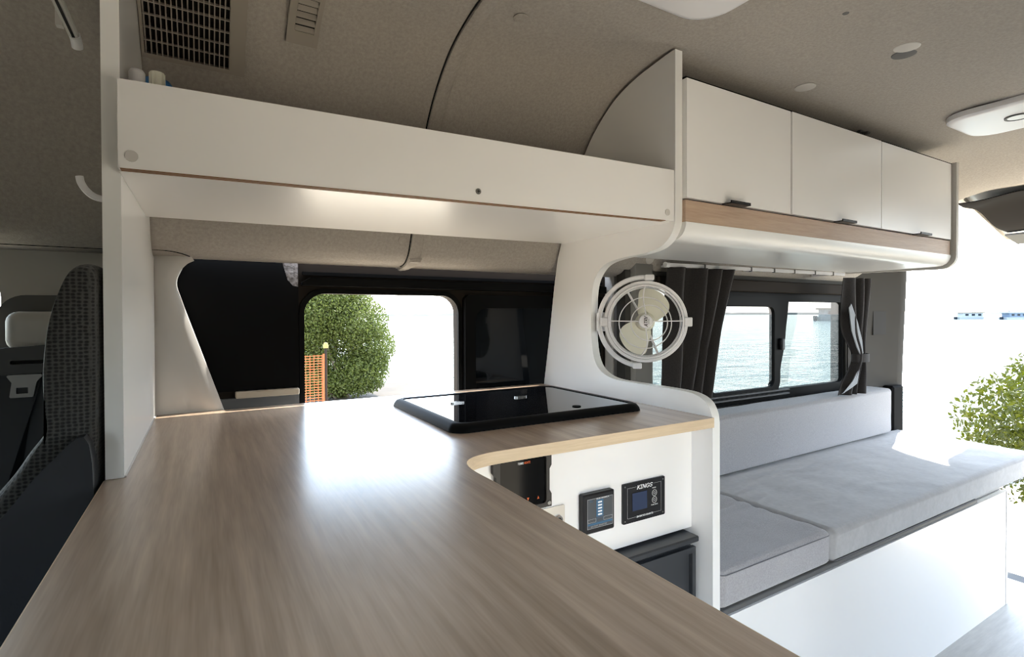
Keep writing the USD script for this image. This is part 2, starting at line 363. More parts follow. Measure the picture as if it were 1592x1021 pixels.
# speckled edge, ledge and black board inside the door aperture
d1 = thing('door_1', 'dark sliding side door with an open window over the worktop', 'sliding door', kind='structure')
dopen = rrect(0.254, 0.60, 0.757, 1.168, 0.062)
dpanel = sbox(-0.12, FL - 0.06, 1.46, 1.30).difference(dopen)
part(d1, 'door_panel', extr(dpanel, 'y', 1.665, 1.70), DARKDOOR)
part(d1, 'speckled_lining', bx(0.16, 0.237, 1.655, 1.664, 1.16, 1.275), CARPET, label='speckled carpet edge at the corner of the board')
board = Polygon([(-0.10, 0.890), (0.237, 0.890), (0.237, 1.186), (0.222, 1.189), (0.208, 1.205), (0.190, 1.27), (-0.10, 1.27)])
part(d1, 'black_board', extr(board, 'y', 1.650, 1.6545), BLACKMATT)
part(d1, 'ledge', bx(0.07, 0.237, 1.636, 1.664, 0.870, 0.889, 0.003), BEIGE, label='beige ledge below the black board')
part(d1, 'lower_board', bx(-0.02, 0.237, 1.648, 1.664, 0.70, 0.8695), TRIM_D)
trk = rpoly([(0.245, 1.20), (0.27, 1.214), (1.4, 1.214), (1.4, 1.186), (0.245, 1.190)], 0.003)
part(d1, 'track_rail', extr(trk, 'y', 1.630, 1.664), RUBBER)
part(d1, 'upper_groove', bx(0.25, 1.4, 1.655, 1.664, 1.222, 1.232), RUBBER)
slot = rrect(0.775, 0.62, 1.40, 1.172, 0.02).difference(rrect(0.815, 0.66, 1.40, 1.125, 0.045))
part(d1, 'sash_frame', extr(slot, 'y', 1.640, 1.664), RUBBER)
part(d1, 'dark_pane', bx(0.80, 1.39, 1.652, 1.660, 0.64, 1.14), DKGLASS)
seal = rrect(0.240, 0.585, 0.771, 1.182, 0.07).difference(dopen)
part(d1, 'window_seal', extr(seal, 'y', 1.658, 1.668), RUBBER)

# rear side window
part(wl, 'rear_trim_panel', extr(sbox(1.40, FL - 0.06, 3.36, 1.275).difference(rrect(1.535, 0.690, 2.985, 1.245, 0.05)), 'y', 1.52, 1.57), TRIM_R)
part(wl, 'pillar_trim', extr(rpoly([(1.415, 1.66), (1.415, 1.535), (1.44, 1.505), (1.53, 1.505), (1.545, 1.52), (1.55, 1.58), (1.46, 1.66)], 0.008), 'z', FL - 0.06, 1.30), mat('middle_pillar_plastic', (0.19, 0.185, 0.172), 0.6), smooth=50)
w1 = thing('window_1', 'black framed sliding window with tinted panes above the bench', 'window', kind='structure')
outer = rrect(1.535, 0.690, 2.985, 1.245, 0.05)
pane_l = rrect(1.885, 0.756, 2.338, 1.136, 0.035)
mull = Polygon([(2.478, 1.163), (2.470, 1.10), (2.458, 1.04), (2.452, 0.99), (2.440, 0.93), (2.418, 0.86), (2.405, 0.80), (2.398, 0.737), (2.98, 0.737), (2.98, 1.163)]).intersection(rrect(2.30, 0.737, 2.972, 1.163, 0.035))
pane_s = rrect(1.550, 0.72, 1.80, 1.215, 0.02)
part(w1, 'outer_frame', extr(outer.difference(pane_l.buffer(0.03)).difference(mull).difference(pane_s), 'y', 1.530, 1.560), RUBBER)
part(w1, 'sliding_sash', extr(pane_l.buffer(0.045, resolution=8).difference(pane_l), 'y', 1.512, 1.532), RUBBER)
part(w1, 'header', bx(1.56, 2.99, 1.500, 1.53, 1.203, 1.256, 0.004), DARKDOOR)
part(w1, 'sill_rail', bx(1.86, 2.44, 1.500, 1.512, 0.716, 0.723), TRIM_D)
part(w1, 'sill_rail', bx(1.86, 2.44, 1.500, 1.512, 0.735, 0.741), TRIM_D)
part(w1, 'latch', rbox(2.372, 2.397, 1.495, 1.514, 0.93, 0.985, 0.006), BLACK)
part(w1, 'pane', bx(1.875, 2.35, 1.520, 1.524, 0.745, 1.147), GLASS)
part(w1, 'pane', bx(2.39, 2.98, 1.540, 1.544, 0.73, 1.172), GLASS)
part(w1, 'pane', bx(1.545, 1.805, 1.545, 1.549, 0.715, 1.22), GLASS)

# rear pillars and header round the open tailgate
foot = [(3.00, 1.56), (2.995, 1.515), (3.06, 1.500), (3.16, 1.468), (3.26, 1.430), (3.315, 1.405), (3.345, 1.392), (3.375, 1.400), (3.39, 1.62), (3.02, 1.62)]
def pillar(sign):
    s = []
    for z in np.linspace(FL - 0.06, 1.66, 10):
        dy = 0.030 * (1 - ((z - 0.0) / 1.3) ** 2) if 0 < z < 1.3 else (0.03 if z <= 0 else 0.0)
        s.append([(x, (y + dy * (y < 1.5)) if sign > 0 else 1.48 - (y + dy * (y < 1.5)), z) for x, y in foot])
    return loft(s)
wb = thing('wall_rear', 'grey trimmed rear pillar beside the tied-back curtain', 'wall', kind='structure')
part(wb, 'pillar_trim', pillar(1), TRIM_R, smooth=50)
wb2 = thing('wall_rear', 'grey trimmed rear pillar on the near side of the tailgate opening', 'wall', kind='structure')
part(wb2, 'pillar_trim', pillar(-1), TRIM_R, smooth=50)
part(wb, 'lower_trim', bx(3.235, 3.352, 1.402, 1.46, FL, 0.705, 0.01), BLACKMATT, label='dark lower corner trim by the backrest')
part(wb, 'pillar_cover', extr(Polygon([(3.168, 1.472), (3.245, 1.443), (3.25, 1.46), (3.17, 1.49)]), 'z', 0.985, 1.115), mat('pillar_cover_plastic', (0.026, 0.025, 0.024), 0.7))
# near side of the van: an open side door, behind the camera
near = sbox(-1.4, FL - 0.06, 3.38, 1.262).difference(rpoly([(0.46, FL), (1.20, FL), (1.20, 1.235), (0.46, 1.235)], 0.03)).difference(rrect(-1.2, 0.8, -0.5, 1.2, 0.05))
part(None, 'wall_right', extr(near, 'y', -0.17, -0.125), mat('wall_panel_grey', (0.16, 0.155, 0.145), 0.6))
tag(stage.GetPrimAtPath('/World/wall_right'), 'grey van side wall with the open door behind the viewer', 'wall', kind='structure')
part(None, 'wall_front', bx(-1.42, -1.38, -0.17, 1.645, FL - 0.06, 1.80), TRIM_D)  # cab front closed up, without a windscreen, to keep light out
tag(stage.GetPrimAtPath('/World/wall_front'), 'unseen dark front end of the cab, closed up to keep light out', 'wall', kind='structure')
w5 = thing('window_2', 'cab door window beside the front seat', 'window', kind='structure')
part(w5, 'pane', bx(-1.16, -0.39, 1.630, 1.634, 0.81, 1.225), CLEAR)

# ================================================================== FURNITURE
wt_pts = [(-0.135, -0.06), (0.372, -0.06), (0.372, 0.70)]
for a in np.linspace(0, 1, 13)[1:-1]:
    p = (1 - a) ** 3 * np.array([0.372, 0.70]) + 3 * (1 - a) ** 2 * a * np.array([0.366, 0.80]) + 3 * (1 - a) * a * a * np.array([0.37, 0.845]) + a ** 3 * np.array([0.49, 0.843])
    wt_pts.append(tuple(p))
wt_pts += [(0.49, 0.843), (1.0615, 0.843), (1.0615, 1.595), (-0.135, 1.595)]
WTP = Polygon(wt_pts)
wt = thing('worktop', 'L-shaped oak-look worktop running from the foreground to the window', 'worktop', (0.3, 0.8, 0.825))
part(wt, 'board', extr(WTP, 'z', 0.826, 0.85), OAK)
edge_line = LineString(wt_pts[1:15] + [(1.0615, 0.843)])
part(wt, 'edge_band', extr(edge_line.buffer(0.0009, cap_style=2), 'z', 0.8262, 0.8498), OAK_EDGE, label='pale oak edge band')
part(wt, 'edge_band', bx(-0.1362, -0.1345, -0.06, 1.0, 0.8262, 0.8498), OAK_EDGE)

kc = thing('kitchen_cabinet', 'white kitchen cabinet under the hob with control panels on its front', 'cabinet', (0.75, 1.2, FL))
part(kc, 'front_panel', bx(0.36, 1.0615, 0.91, 0.926, 0.562, 0.8255), W)
part(kc, 'side_panel', bx(0.645, 0.660, 0.915, 1.565, FL, 0.562), W)
part(kc, 'lower_panel', bx(0.36, 0.645, 0.91, 0.926, FL, 0.561), W)
part(kc, 'back_panel', bx(0.36, 1.0615, 1.57, 1.59, FL, 0.8255), W)
part(kc, 'niche_floor', bx(0.66, 1.0615, 0.93, 1.56, FL, 0.02), W)
pc = thing('cabinet', 'white base cabinet under the foreground worktop', 'cabinet', (0.12, 0.4, FL))
part(pc, 'body', bx(-0.115, 0.340, 0.0, 1.58, FL + 0.06, 0.8255), W)
part(pc, 'plinth', bx(-0.10, 0.32, 0.03, 1.55, FL, FL + 0.06), BLACK)
part(pc, 'door', bx(0.340, 0.357, 0.03, 0.44, FL + 0.09, 0.80, 0.002), W)
part(pc, 'door', bx(0.340, 0.357, 0.445, 0.88, FL + 0.09, 0.80, 0.002), W)

# hob with glass lid
hb = thing('hob', 'black glass-topped cooktop lid with a rounded black rim set into the worktop', 'cooktop', (0.72, 1.2, 0.85))
rim_o, rim_i = rrect(0.446, 1.0, 0.992, 1.440, 0.035), rrect(0.470, 1.024, 0.968, 1.416, 0.022)
ro = [np.array(g.exterior.coords)[:-1] for g in (rrect(0.446, 1.0, 0.992, 1.440, 0.035), rrect(0.448, 1.002, 0.990, 1.438, 0.034), rrect(0.454, 1.008, 0.984, 1.432, 0.030), rrect(0.462, 1.016, 0.976, 1.424, 0.027), rrect(0.470, 1.024, 0.968, 1.416, 0.022), rrect(0.470, 1.024, 0.968, 1.416, 0.022))]
rz = (0.8505, 0.858, 0.866, 0.869, 0.868, 0.8505)
kk = len(ro); nn = len(ro[0]); V = np.vstack([np.column_stack([r_, np.full(len(r_), z_)]) for r_, z_ in zip(ro, rz)]); Fc = []
for i in range(kk):
    j = (i + 1) % kk
    for a in range(nn):
        b = (a + 1) % nn
        Fc += [[i * nn + a, i * nn + b, j * nn + b], [i * nn + a, j * nn + b, j * nn + a]]
rimm = trimesh.Trimesh(V, Fc, process=False); rimm.fix_normals()
part(hb, 'rim', rimm, RUBBER, smooth=50)
part(hb, 'glass_lid', extr(rrect(0.4705, 1.0245, 0.9675, 1.4155, 0.0215), 'z', 0.8505, 0.8665), HOBGLASS)
for x_, y_ in ((0.578, 1.275), (0.773, 1.271)):
    hg = part(hb, 'hinge', cat_([extr(LineString([(x_ - 0.013, y_), (x_ + 0.013, y_)]).buffer(0.0065), 'z', 0.8665, 0.8705)]), CHROME, label='chrome hinge plate')
part(hb, 'lid_button', cyl((0.815, 1.065, 0.8672), 0.011, 0.0022), BLACKMATT)

# fridge
fg = thing('fridge', 'black compact fridge in the niche under the control panels', 'fridge', (0.85, 1.1, 0.02))
part(fg, 'body', bx(0.672, 1.030, 0.93, 1.50, 0.022, 0.540, 0.004), CHARCOAL)
part(fg, 'top_ledge', bx(0.664, 1.045, 0.872, 1.50, 0.541, 0.5555, 0.003), CHARCOAL)
part(fg, 'door', bx(0.672, 1.040, 0.890, 0.9295, 0.024, 0.530, 0.004), CHARCOAL)
part(fg, 'door_frame', extr(sbox(0.672, 0.024, 1.040, 0.528).difference(sbox(0.684, 0.036, 1.028, 0.514)), 'y', 0.879, 0.8895), CHARCOAL)

# instruments on the kitchen front (plane y = 0.91)
Y0 = 0.9095
def plate(x0, z0, x1, z1, r, t, y=Y0): return extr(rrect(x0, z0, x1, z1, r), 'y', y - t, y)
hc = thing('heater_controller', 'black framed heater control screen with orange symbols under the worktop edge', 'control panel', (0.55, 0.90, 0.75))
fp = rpoly([(0.484, 0.822), (0.622, 0.822), (0.622, 0.788), (0.617, 0.780), (0.617, 0.736), (0.622, 0.727), (0.622, 0.701), (0.595, 0.701), (0.590, 0.696), (0.516, 0.696), (0.511, 0.701), (0.484, 0.701), (0.484, 0.727), (0.490, 0.736), (0.490, 0.780), (0.484, 0.788)], 0.0008)
part(hc, 'frame', extr(fp.difference(rrect(0.499, 0.710, 0.609, 0.811, 0.008)), 'y', Y0 - 0.011, Y0), mat('heater_frame', (0.022, 0.019, 0.016), 0.5))
part(hc, 'screen', plate(0.500, 0.711, 0.608, 0.810, 0.007, 0.006), mat('heater_glass', (0.006, 0.006, 0.006), 0.08, specular_ior_level=0.12))
for x_, z_ in ((0.492, 0.8125), (0.615, 0.8125), (0.615, 0.709), (0.492, 0.709)):
    part(hc, 'screw', cyl((x_, Y0 - 0.0115, z_), 0.0042, 0.003, 'y', 12), CHROME)
yf = Y0 - 0.0062
part(hc, 'brand_lettering', text_on('TERMO', 0.0042, (0.542, yf, 0.797), (1, 0, 0), (0, 0, 1), bold=True, width=0.014), INK_W)
part(hc, 'brand_lettering', text_on('HEATZ', 0.0042, (0.557, yf, 0.797), (1, 0, 0), (0, 0, 1), bold=True, width=0.015), INK_O)
part(hc, 'arrow_symbol', extr(Polygon([(0.589, 0.720), (0.594, 0.720), (0.5915, 0.7265)]), 'y', yf - 0.0004, yf), INK_O)
part(hc, 'arrow_symbol', extr(Polygon([(0.564, 0.7265), (0.569, 0.7265), (0.5665, 0.720)]), 'y', yf - 0.0004, yf), INK_O)
part(hc, 'mode_symbol', extr(rrect(0.538, 0.7185, 0.545, 0.7255, 0.001).difference(rrect(0.5392, 0.7197, 0.5438, 0.7243, 0.0005)), 'y', yf - 0.0004, yf), INK_O)

sp = thing('lock_plate', 'pale metal plate with a round key lock half hidden by the worktop', 'switch plate', (0.62, 0.90, 0.65))
part(sp, 'plate', plate(0.560, 0.600, 0.662, 0.694, 0.003, 0.0025), STEEL)
part(sp, 'lock_ring', lathe([(0.007, 0), (0.0115, 0), (0.0115, 0.004), (0.010, 0.006), (0.007, 0.006), (0.007, 0)], n=24).apply_transform(trimesh.transformations.rotation_matrix(math.pi / 2, [1, 0, 0])).apply_translation((0.643, Y0 - 0.0026, 0.664)), CHROME)
part(sp, 'lock_barrel', cyl((0.643, Y0 - 0.005, 0.664), 0.0068, 0.005, 'y', 20), BLACK)
part(sp, 'key_slot', bx(0.6422, 0.6438, Y0 - 0.0082, Y0 - 0.0074, 0.659, 0.669), CHROME)

bm = thing('battery_monitor', 'black battery monitor with a column of white bars left of the white-lettered remote', 'control panel', (0.745, 0.90, 0.665))
part(bm, 'body', loft([[(x, Y0 - t, z) for x, z in np.array(rrect(0.702 + i, 0.620 + i, 0.792 - i, 0.708 - i, 0.004).exterior.coords)[:-1]] for t, i in ((0.0, 0.0), (0.012, 0.0), (0.015, 0.003))]), BLACK)
yb = Y0 - 0.0152
part(bm, 'face', extr(rrect(0.712, 0.632, 0.785, 0.698, 0.001), 'y', yb - 0.0006, yb + 0.002), SCR_GREY)
y2 = yb - 0.0007
part(bm, 'border_print', extr(sbox(0.7125, 0.6325, 0.7845, 0.6975).difference(sbox(0.7133, 0.6333, 0.7837, 0.6967)), 'y', y2 - 0.0003, y2), INK_G)
part(bm, 'gauge_panel', extr(sbox(0.7375, 0.656, 0.7575, 0.6935), 'y', y2 - 0.0003, y2), INK_B)
for i in range(5):
    part(bm, 'gauge_bar', extr(rrect(0.742, 0.6590 + 0.0068 * i, 0.7535, 0.6625 + 0.0068 * i, 0.0012), 'y', y2 - 0.0007, y2 - 0.0003), INK_W)
for x0_, x1_, m_ in ((0.7135, 0.7365, INK_G), (0.7385, 0.7565, INK_B), (0.7585, 0.7835, INK_G)):
    part(bm, 'box_print', extr(sbox(x0_, 0.6455, x1_, 0.6535).difference(sbox(x0_ + 0.0007, 0.6462, x1_ - 0.0007, 0.6528)), 'y', y2 - 0.0003, y2), m_)
part(bm, 'stripe_print', extr(sbox(0.7135, 0.6395, 0.7835, 0.6440), 'y', y2 - 0.0003, y2), INK_B)
part(bm, 'lettering', text_on('DJ', 0.005, (0.720, y2, 0.6905), (1, 0, 0), (0, 0, 1)), INK_B)
part(bm, 'lettering', text_on('ELECTRONICS', 0.0032, (0.738, y2, 0.6945), (1, 0, 0), (0, 0, 1), width=0.036), INK_W)
part(bm, 'lettering', text_on('BATTERY MONITOR', 0.0028, (0.722, y2, 0.6355), (1, 0, 0), (0, 0, 1), width=0.045), INK_G)

ir = thing('inverter_remote', 'black remote panel with slanted white lettering and a blue screen, beside the white end panel', 'control panel', (0.893, 0.90, 0.665))
part(ir, 'plate', plate(0.8255, 0.6155, 0.9610, 0.7085, 0.0035, 0.004), BLACK)
y3 = Y0 - 0.0042
frame = sbox(0.8395, 0.6265, 0.9485, 0.6975).difference(sbox(0.8402, 0.6272, 0.9478, 0.6968)).difference(sbox(0.868, 0.69, 0.922, 0.70)).difference(sbox(0.868, 0.62, 0.922, 0.63))
for g_ in frame.geoms: part(ir, 'line_print', extr(g_, 'y', y3 - 0.0003, y3), INK_G)
part(ir, 'screen', plate(0.8545, 0.6420, 0.9010, 0.6835, 0.001, 0.001, y3), SCREEN)
part(ir, 'brand_lettering', text_on('KINGS', 0.0095, (0.868, y3, 0.6905), (1, 0, 0), (0, 0, 1), bold=True, slant=0.28, width=0.050), INK_W)
part(ir, 'lettering', text_on('INVERTER REMOTE', 0.0040, (0.868, y3, 0.6245), (1, 0, 0), (0, 0, 1), bold=True, width=0.053), INK_W)
for z_ in (0.6735, 0.6570):
    ring_ = Point(0.9255, z_).buffer(0.0082).difference(Point(0.9255, z_).buffer(0.0062)).union(Point(0.9255, z_).buffer(0.0036).difference(Point(0.9255, z_).buffer(0.0022)))
    part(ir, 'button', extr(ring_, 'y', y3 - 0.0008, y3), INK_G)
part(ir, 'lettering', text_on('POWER', 0.0030, (0.918, y3, 0.6845), (1, 0, 0), (0, 0, 1), width=0.013), INK_W)
part(ir, 'lettering', text_on('FUNCTION', 0.0030, (0.915, y3, 0.6440), (1, 0, 0), (0, 0, 1), width=0.021), INK_W)
for x_, z_ in ((0.832, 0.702), (0.954, 0.702), (0.832, 0.622), (0.954, 0.622)):
    part(ir, 'screw', cyl((x_, y3, z_), 0.0018, 0.0016, 'y', 10), SCREWM)

# partition panels
pp = thing('partition_panel', 'tall white partition panel between the cab and the worktop', 'partition', (-0.122, 1.2, 0.85))
ptop = [(1.003, 0.8505), (1.003, 1.797)] + [(y, z) for y, z in PROF - [0.004, 0.004] if y > 1.003] + [(1.592, 1.245), (1.592, 0.8505)]
part(pp, 'panel', extr(Polygon(ptop), 'x', -0.134, -0.111), W)
part(pp, 'edge_band', bx(-0.1342, -0.1108, 1.0012, 1.003, 0.8505, 1.797), W_EDGE)
part(pp, 'base_bead', bx(-0.111, -0.1085, 1.004, 1.59, 0.8502, 0.8525), CAPM)

inner_cut = smooth_poly([(0.848, 0.835), (0.852, 0.858), (0.866, 0.882), (0.895, 0.897), (0.945, 0.903), (1.08, 0.904), (1.20, 0.906), (1.262, 0.924), (1.295, 0.960), (1.309, 1.02), (1.311, 1.10), (1.305, 1.18), (1.284, 1.225), (1.245, 1.255), (1.18, 1.268), (1.08, 1.273), (1.02, 1.283), (0.985, 1.305), (0.968, 1.335), (0.965, 1.37)], 6)
ep = [(0.846, FL)] + [tuple(p) for p in inner_cut] + [(0.965, 1.793), (1.0, 1.79), (1.081, 1.778)] + [(y - 0.008, z - 0.010) for y, z in PROF if 1.09 < y < 1.5] + [(1.515, 1.20), (1.545, 1.03), (1.585, 0.83), (1.59, FL)]
EP = Polygon(ep).buffer(0)
en = thing('end_panel', 'white shaped end panel with a rounded cut-out beside the hob', 'panel', (1.075, 1.2, FL))
part(en, 'panel', extr(EP, 'x', 1.062, 1.088), W)
eb = LineString([(0.846, FL)] + [tuple(p) for p in inner_cut] + [(0.965, 1.793)])
part(en, 'edge_band', extr(eb.buffer(0.0009, cap_style=2), 'x', 1.0618, 1.0882), W_EDGE)

# overhead shelf
def shear(m):                       # the shelf rises a little towards the rear
    m.vertices[:, 2] += 0.0205 * (m.vertices[:, 0] + 0.11); return m
sh = thing('overhead_shelf', 'long white open shelf with a tall front board above the worktop', 'shelf', (0.48, 1.0, 1.33))
part(sh, 'front_board', shear(bx(-0.1105, 1.0615, 0.968, 0.984, 1.322, 1.4545)), W)
part(sh, 'bottom_board', shear(extr(Polygon([(-0.1105, 0.985), (1.0615, 0.985), (1.0615, 1.452), (-0.1105, 1.40)]), 'z', 1.320, 1.336)), W)
part(sh, 'raw_edge', shear(bx(-0.108, 1.03, 0.9674, 0.9845, 1.3206, 1.3218)), BROWN, label='thin brown raw board edge')
for (x_, z_), nm, m_ in (((0.488, 1.356), 'screw', SCREWM), ((-0.094, 1.341), 'screw_cap', CAPM), ((1.037, 1.366), 'screw_cap', CAPM)):
    part(sh, nm, cyl((x_, 0.9675, z_), 0.0062 if nm == 'screw' else 0.0085, 0.002, 'y', 16), m_)
    if nm == 'screw':
        part(sh, 'screw_slot', cat_([bx(x_ - 0.003, x_ + 0.003, 0.9658, 0.967, z_ - 0.0007, z_ + 0.0007), bx(x_ - 0.0007, x_ + 0.0007, 0.9658, 0.967, z_ - 0.003, z_ + 0.003)]), INK_K)
# things kept on the shelf
jr = thing('jar', 'slim white jar nearest the partition, just showing above the shelf board', 'jar', (-0.093, 1.05, 1.337))
part(jr, 'body', lathe([(0, 0), (0.0135, 0), (0.0135, 0.125), (0.010, 0.135), (0, 0.135)], (-0.0935, 1.05, 1.338)), W_PLASTIC)
part(jr, 'lid', lathe([(0, 0), (0.0115, 0), (0.0115, 0.025), (0.009, 0.029), (0, 0.029)], (-0.0935, 1.05, 1.4735)), W_PLASTIC)
bt = thing('bottle', 'white bottle with a ribbed cap poking above the shelf board', 'bottle', (-0.066, 1.05, 1.337))
part(bt, 'body', lathe([(0, 0), (0.0125, 0), (0.0125, 0.12), (0.009, 0.135), (0, 0.135)], (-0.066, 1.05, 1.339)), W_PLASTIC)
part(bt, 'cap', cat_([cyl((-0.066, 1.05, 1.489), 0.0105, 0.03)] + [bx(-0.066 + 0.0105 * math.cos(a) - 0.001, -0.066 + 0.0105 * math.cos(a) + 0.001, 1.05 + 0.0105 * math.sin(a) - 0.001, 1.05 + 0.0105 * math.sin(a) + 0.001, 1.476, 1.503) for a in np.arange(12) / 12 * 2 * math.pi]), CREAM)
tp = thing('canister', 'white canister with a domed blue lid behind the shelf board', 'canister', (-0.07, 1.13, 1.337))
part(tp, 'body', lathe([(0, 0), (0.029, 0), (0.029, 0.150), (0.026, 0.168), (0.02, 0.178), (0, 0.180)], (-0.072, 1.13, 1.338)), W_PLASTIC, smooth=50)
part(tp, 'lid', lathe([(0.0292, 0.146), (0.0305, 0.146), (0.0305, 0.153), (0.028, 0.170), (0.021, 0.182), (0, 0.187), (0, 0.181), (0.020, 0.179), (0.026, 0.169), (0.0292, 0.151), (0.0292, 0.146)], (-0.072, 1.13, 1.338)), BLUE, smooth=50)
hk = thing('hook', 'small white curved hook on the cab side of the partition', 'hook', (-0.15, 1.04, 1.29))
part(hk, 'arm', tube(smooth_poly([(-0.1345, 1.04, 1.285), (-0.148, 1.04, 1.288), (-0.158, 1.04, 1.296), (-0.165, 1.04, 1.308), (-0.167, 1.04, 1.318)], 6), 0.0052, 12), W_PLASTIC, smooth=60)
part(hk, 'base', bx(-0.1375, -0.1345, 1.025, 1.055, 1.268, 1.302, 0.001), W_PLASTIC)

# overhead cabinet
oc = thing('overhead_cabinet', 'white overhead cabinet with three doors above an oak strip over the bench', 'cabinet', (1.9, 1.15, 1.3))
part(oc, 'carcass', extr(Polygon([(0.985, 1.345), (1.355, 1.306), (1.44, 1.40), (1.405, 1.5), (1.35, 1.6), (1.26, 1.70), (0.985, 1.715)]), 'x', 1.0885, 2.685), W)
mo = [(0.952, 1.3445), (0.952, 1.336), (0.957, 1.322), (0.966, 1.310), (0.980, 1.302), (1.0, 1.299), (1.02, 1.299), (1.02, 1.3445)]
part(oc, 'moulding', extr(Polygon(mo), 'x', 1.0885, 2.676), W_EDGE, smooth=50)
part(oc, 'underside', extr(Polygon([(1.02, 1.299), (1.345, 1.299), (1.345, 1.3045), (1.02, 1.3105)]), 'x', 1.0885, 2.685), W)
part(oc, 'oak_strip', bx(1.0885, 2.672, 0.954, 0.984, 1.345, 1.402), OAK_STRIP, label='oak-look strip under the doors')
for (a, b, dy), hx in zip(((1.0895, 1.5480, 0.0), (1.5530, 2.0920, -0.002), (2.1010, 2.6700, 0.0)), ((1.236, 1.319), (1.795, 1.882), (2.343, 2.433))):
    dr = part(oc, 'door', bx(a, b, 0.950 + dy, 0.968 + dy, 1.4075, 1.7195), W)
    hd = cat_([bx(hx[0], hx[1], 0.925, 0.955, 1.4035, 1.4065), bx(hx[0], hx[1], 0.9245, 0.9275, 1.4035, 1.4115)])
    part(dr, 'handle', hd, BLACK, label='black edge-pull handle')
endp = rpoly([(0.938, 1.7275), (0.938, 1.288), (1.37, 1.296), (1.43, 1.38), (1.40, 1.52), (1.30, 1.68), (1.20, 1.7275)], 0.0005)
endp = endp.difference(sbox(0.93, 1.28, 0.99, 1.345)).union(Point(0.990, 1.342).buffer(0.052, resolution=16).intersection(sbox(0.93, 1.28, 0.99, 1.345)))
part(oc, 'end_panel', extr(endp, 'x', 2.688, 2.708), TRIM, label='grey edged end panel')
part(oc, 'gap_shade_strip', bx(1.0885, 2.680, 0.953, 0.968, 1.7197, 1.7245), BLACKMATT)  # black strip drawn in for the shadowed gap above the doors
part(oc, 'hinge_clip', bx(2.12, 2.15, 1.03, 1.05, 1.722, 1.738), SCREWM)

# bench
bn = thing('bench', 'white bench base with a grey top board beside the rear opening', 'bench', (1.85, 1.1, FL))
part(bn, 'front_panel', bx(1.0885, 2.988, 0.864, 0.884, FL, 0.330), W)
part(bn, 'side_panel', bx(2.972, 2.990, 0.8845, 1.505, FL, 0.330), W)
part(bn, 'corner_strip', bx(2.988, 3.006, 0.862, 0.884, FL, 0.330, 0.002), W_EDGE)
part(bn, 'top_board', bx(1.0885, 2.985, 0.885, 1.505, 0.331, 0.365), TRIM, label='grey board under the cushions')
part(bn, 'hinge_rail', bx(1.0885, 2.70, 0.868, 0.884, 0.331, 0.346, 0.002), TRIM_D)

def cushion(x0, x1, y0, y1, z0, z1, r, seed, amp=0.004, sub=0.018, wr=0.0):
    nx, ny, nz = [max(2, int(round((b - a) / sub))) for a, b in ((x0, x1), (y0, y1), (z0, z1))]
    b = trimesh.creation.box((x1 - x0, y1 - y0, z1 - z0))
    man = m3.Manifold.batch_hull([m3.Manifold.sphere(r, 20).translate((x, y, z)) for x in (x0 + r, x1 - r) for y in (y0 + r, y1 - r) for z in (z0 + r, z1 - r)]).refine_to_length(sub)
    m = tm(man); v = m.vertices.copy()
    n_ = trimesh.Trimesh(v, m.faces, process=False).vertex_normals
    d = (meshkit.fbm(v * [9, 9, 9], 3, seed) - 0.5) * 2 * amp
    if wr:
        d = d + wr * (np.sin(v[:, 1] * 95 + 5 * meshkit.noise(v * 7, seed)) * np.clip((meshkit.noise(v * [5, 8, 3], seed + 3) - 0.55) * 3, 0, 1)) * (n_[:, 2] > 0.5)
    crown = 0.5 * (z1 - z0) * 0.06
    cx, cy_ = (v[:, 0] - x0) / (x1 - x0), (v[:, 1] - y0) / (y1 - y0)
    v = v + n_ * d[:, None] * (v[:, 2:3] > z0 + 0.5 * r)
    m.vertices = v; return m
def seam_loop(x0, x1, y0, y1, z, r):
    p = np.array(rrect(x0, y0, x1, y1, r).exterior.coords)[:-1]
    return tube(np.column_stack([p, np.full(len(p), z)]), 0.0012, 6, closed=True)
c1 = thing('seat_cushion', 'short grey bench cushion next to the white end panel', 'cushion', (1.33, 1.1, 0.366), 'bench seat cushions')
part(c1, 'pad', cushion(1.091, 1.576, 0.842, 1.48, 0.367, 0.467, 0.018, 4, 0.0035, 0.014, 0.0045), FABRIC, smooth=True)
part(c1, 'seam', seam_loop(1.0915, 1.5755, 0.8415, 1.479, 0.454, 0.018), SEAM)
c2 = thing('seat_cushion', 'long grey bench cushion reaching out to the rear opening', 'cushion', (2.4, 1.1, 0.366), 'bench seat cushions')
part(c2, 'pad', cushion(1.582, 3.296, 0.840, 1.42, 0.367, 0.465, 0.020, 9, 0.0042, 0.015, 0.0035), FABRIC2, smooth=True)
part(c2, 'seam', seam_loop(1.5825, 3.2955, 0.8395, 1.419, 0.3735, 0.020), SEAM)
bc = thing('backrest_cushion', 'long narrow grey backrest cushion standing under the rear window', 'cushion', (2.2, 1.4, 0.47))
bmesh = cushion(1.10, 3.135, 1.325, 1.455, 0.4725, 0.706, 0.018, 21, 0.002, 0.025)
bmesh.vertices[:, 1] += 0.040 * (bmesh.vertices[:, 0] - 1.6) / 1.6
part(bc, 'pad', bmesh, FABRIC, smooth=True)

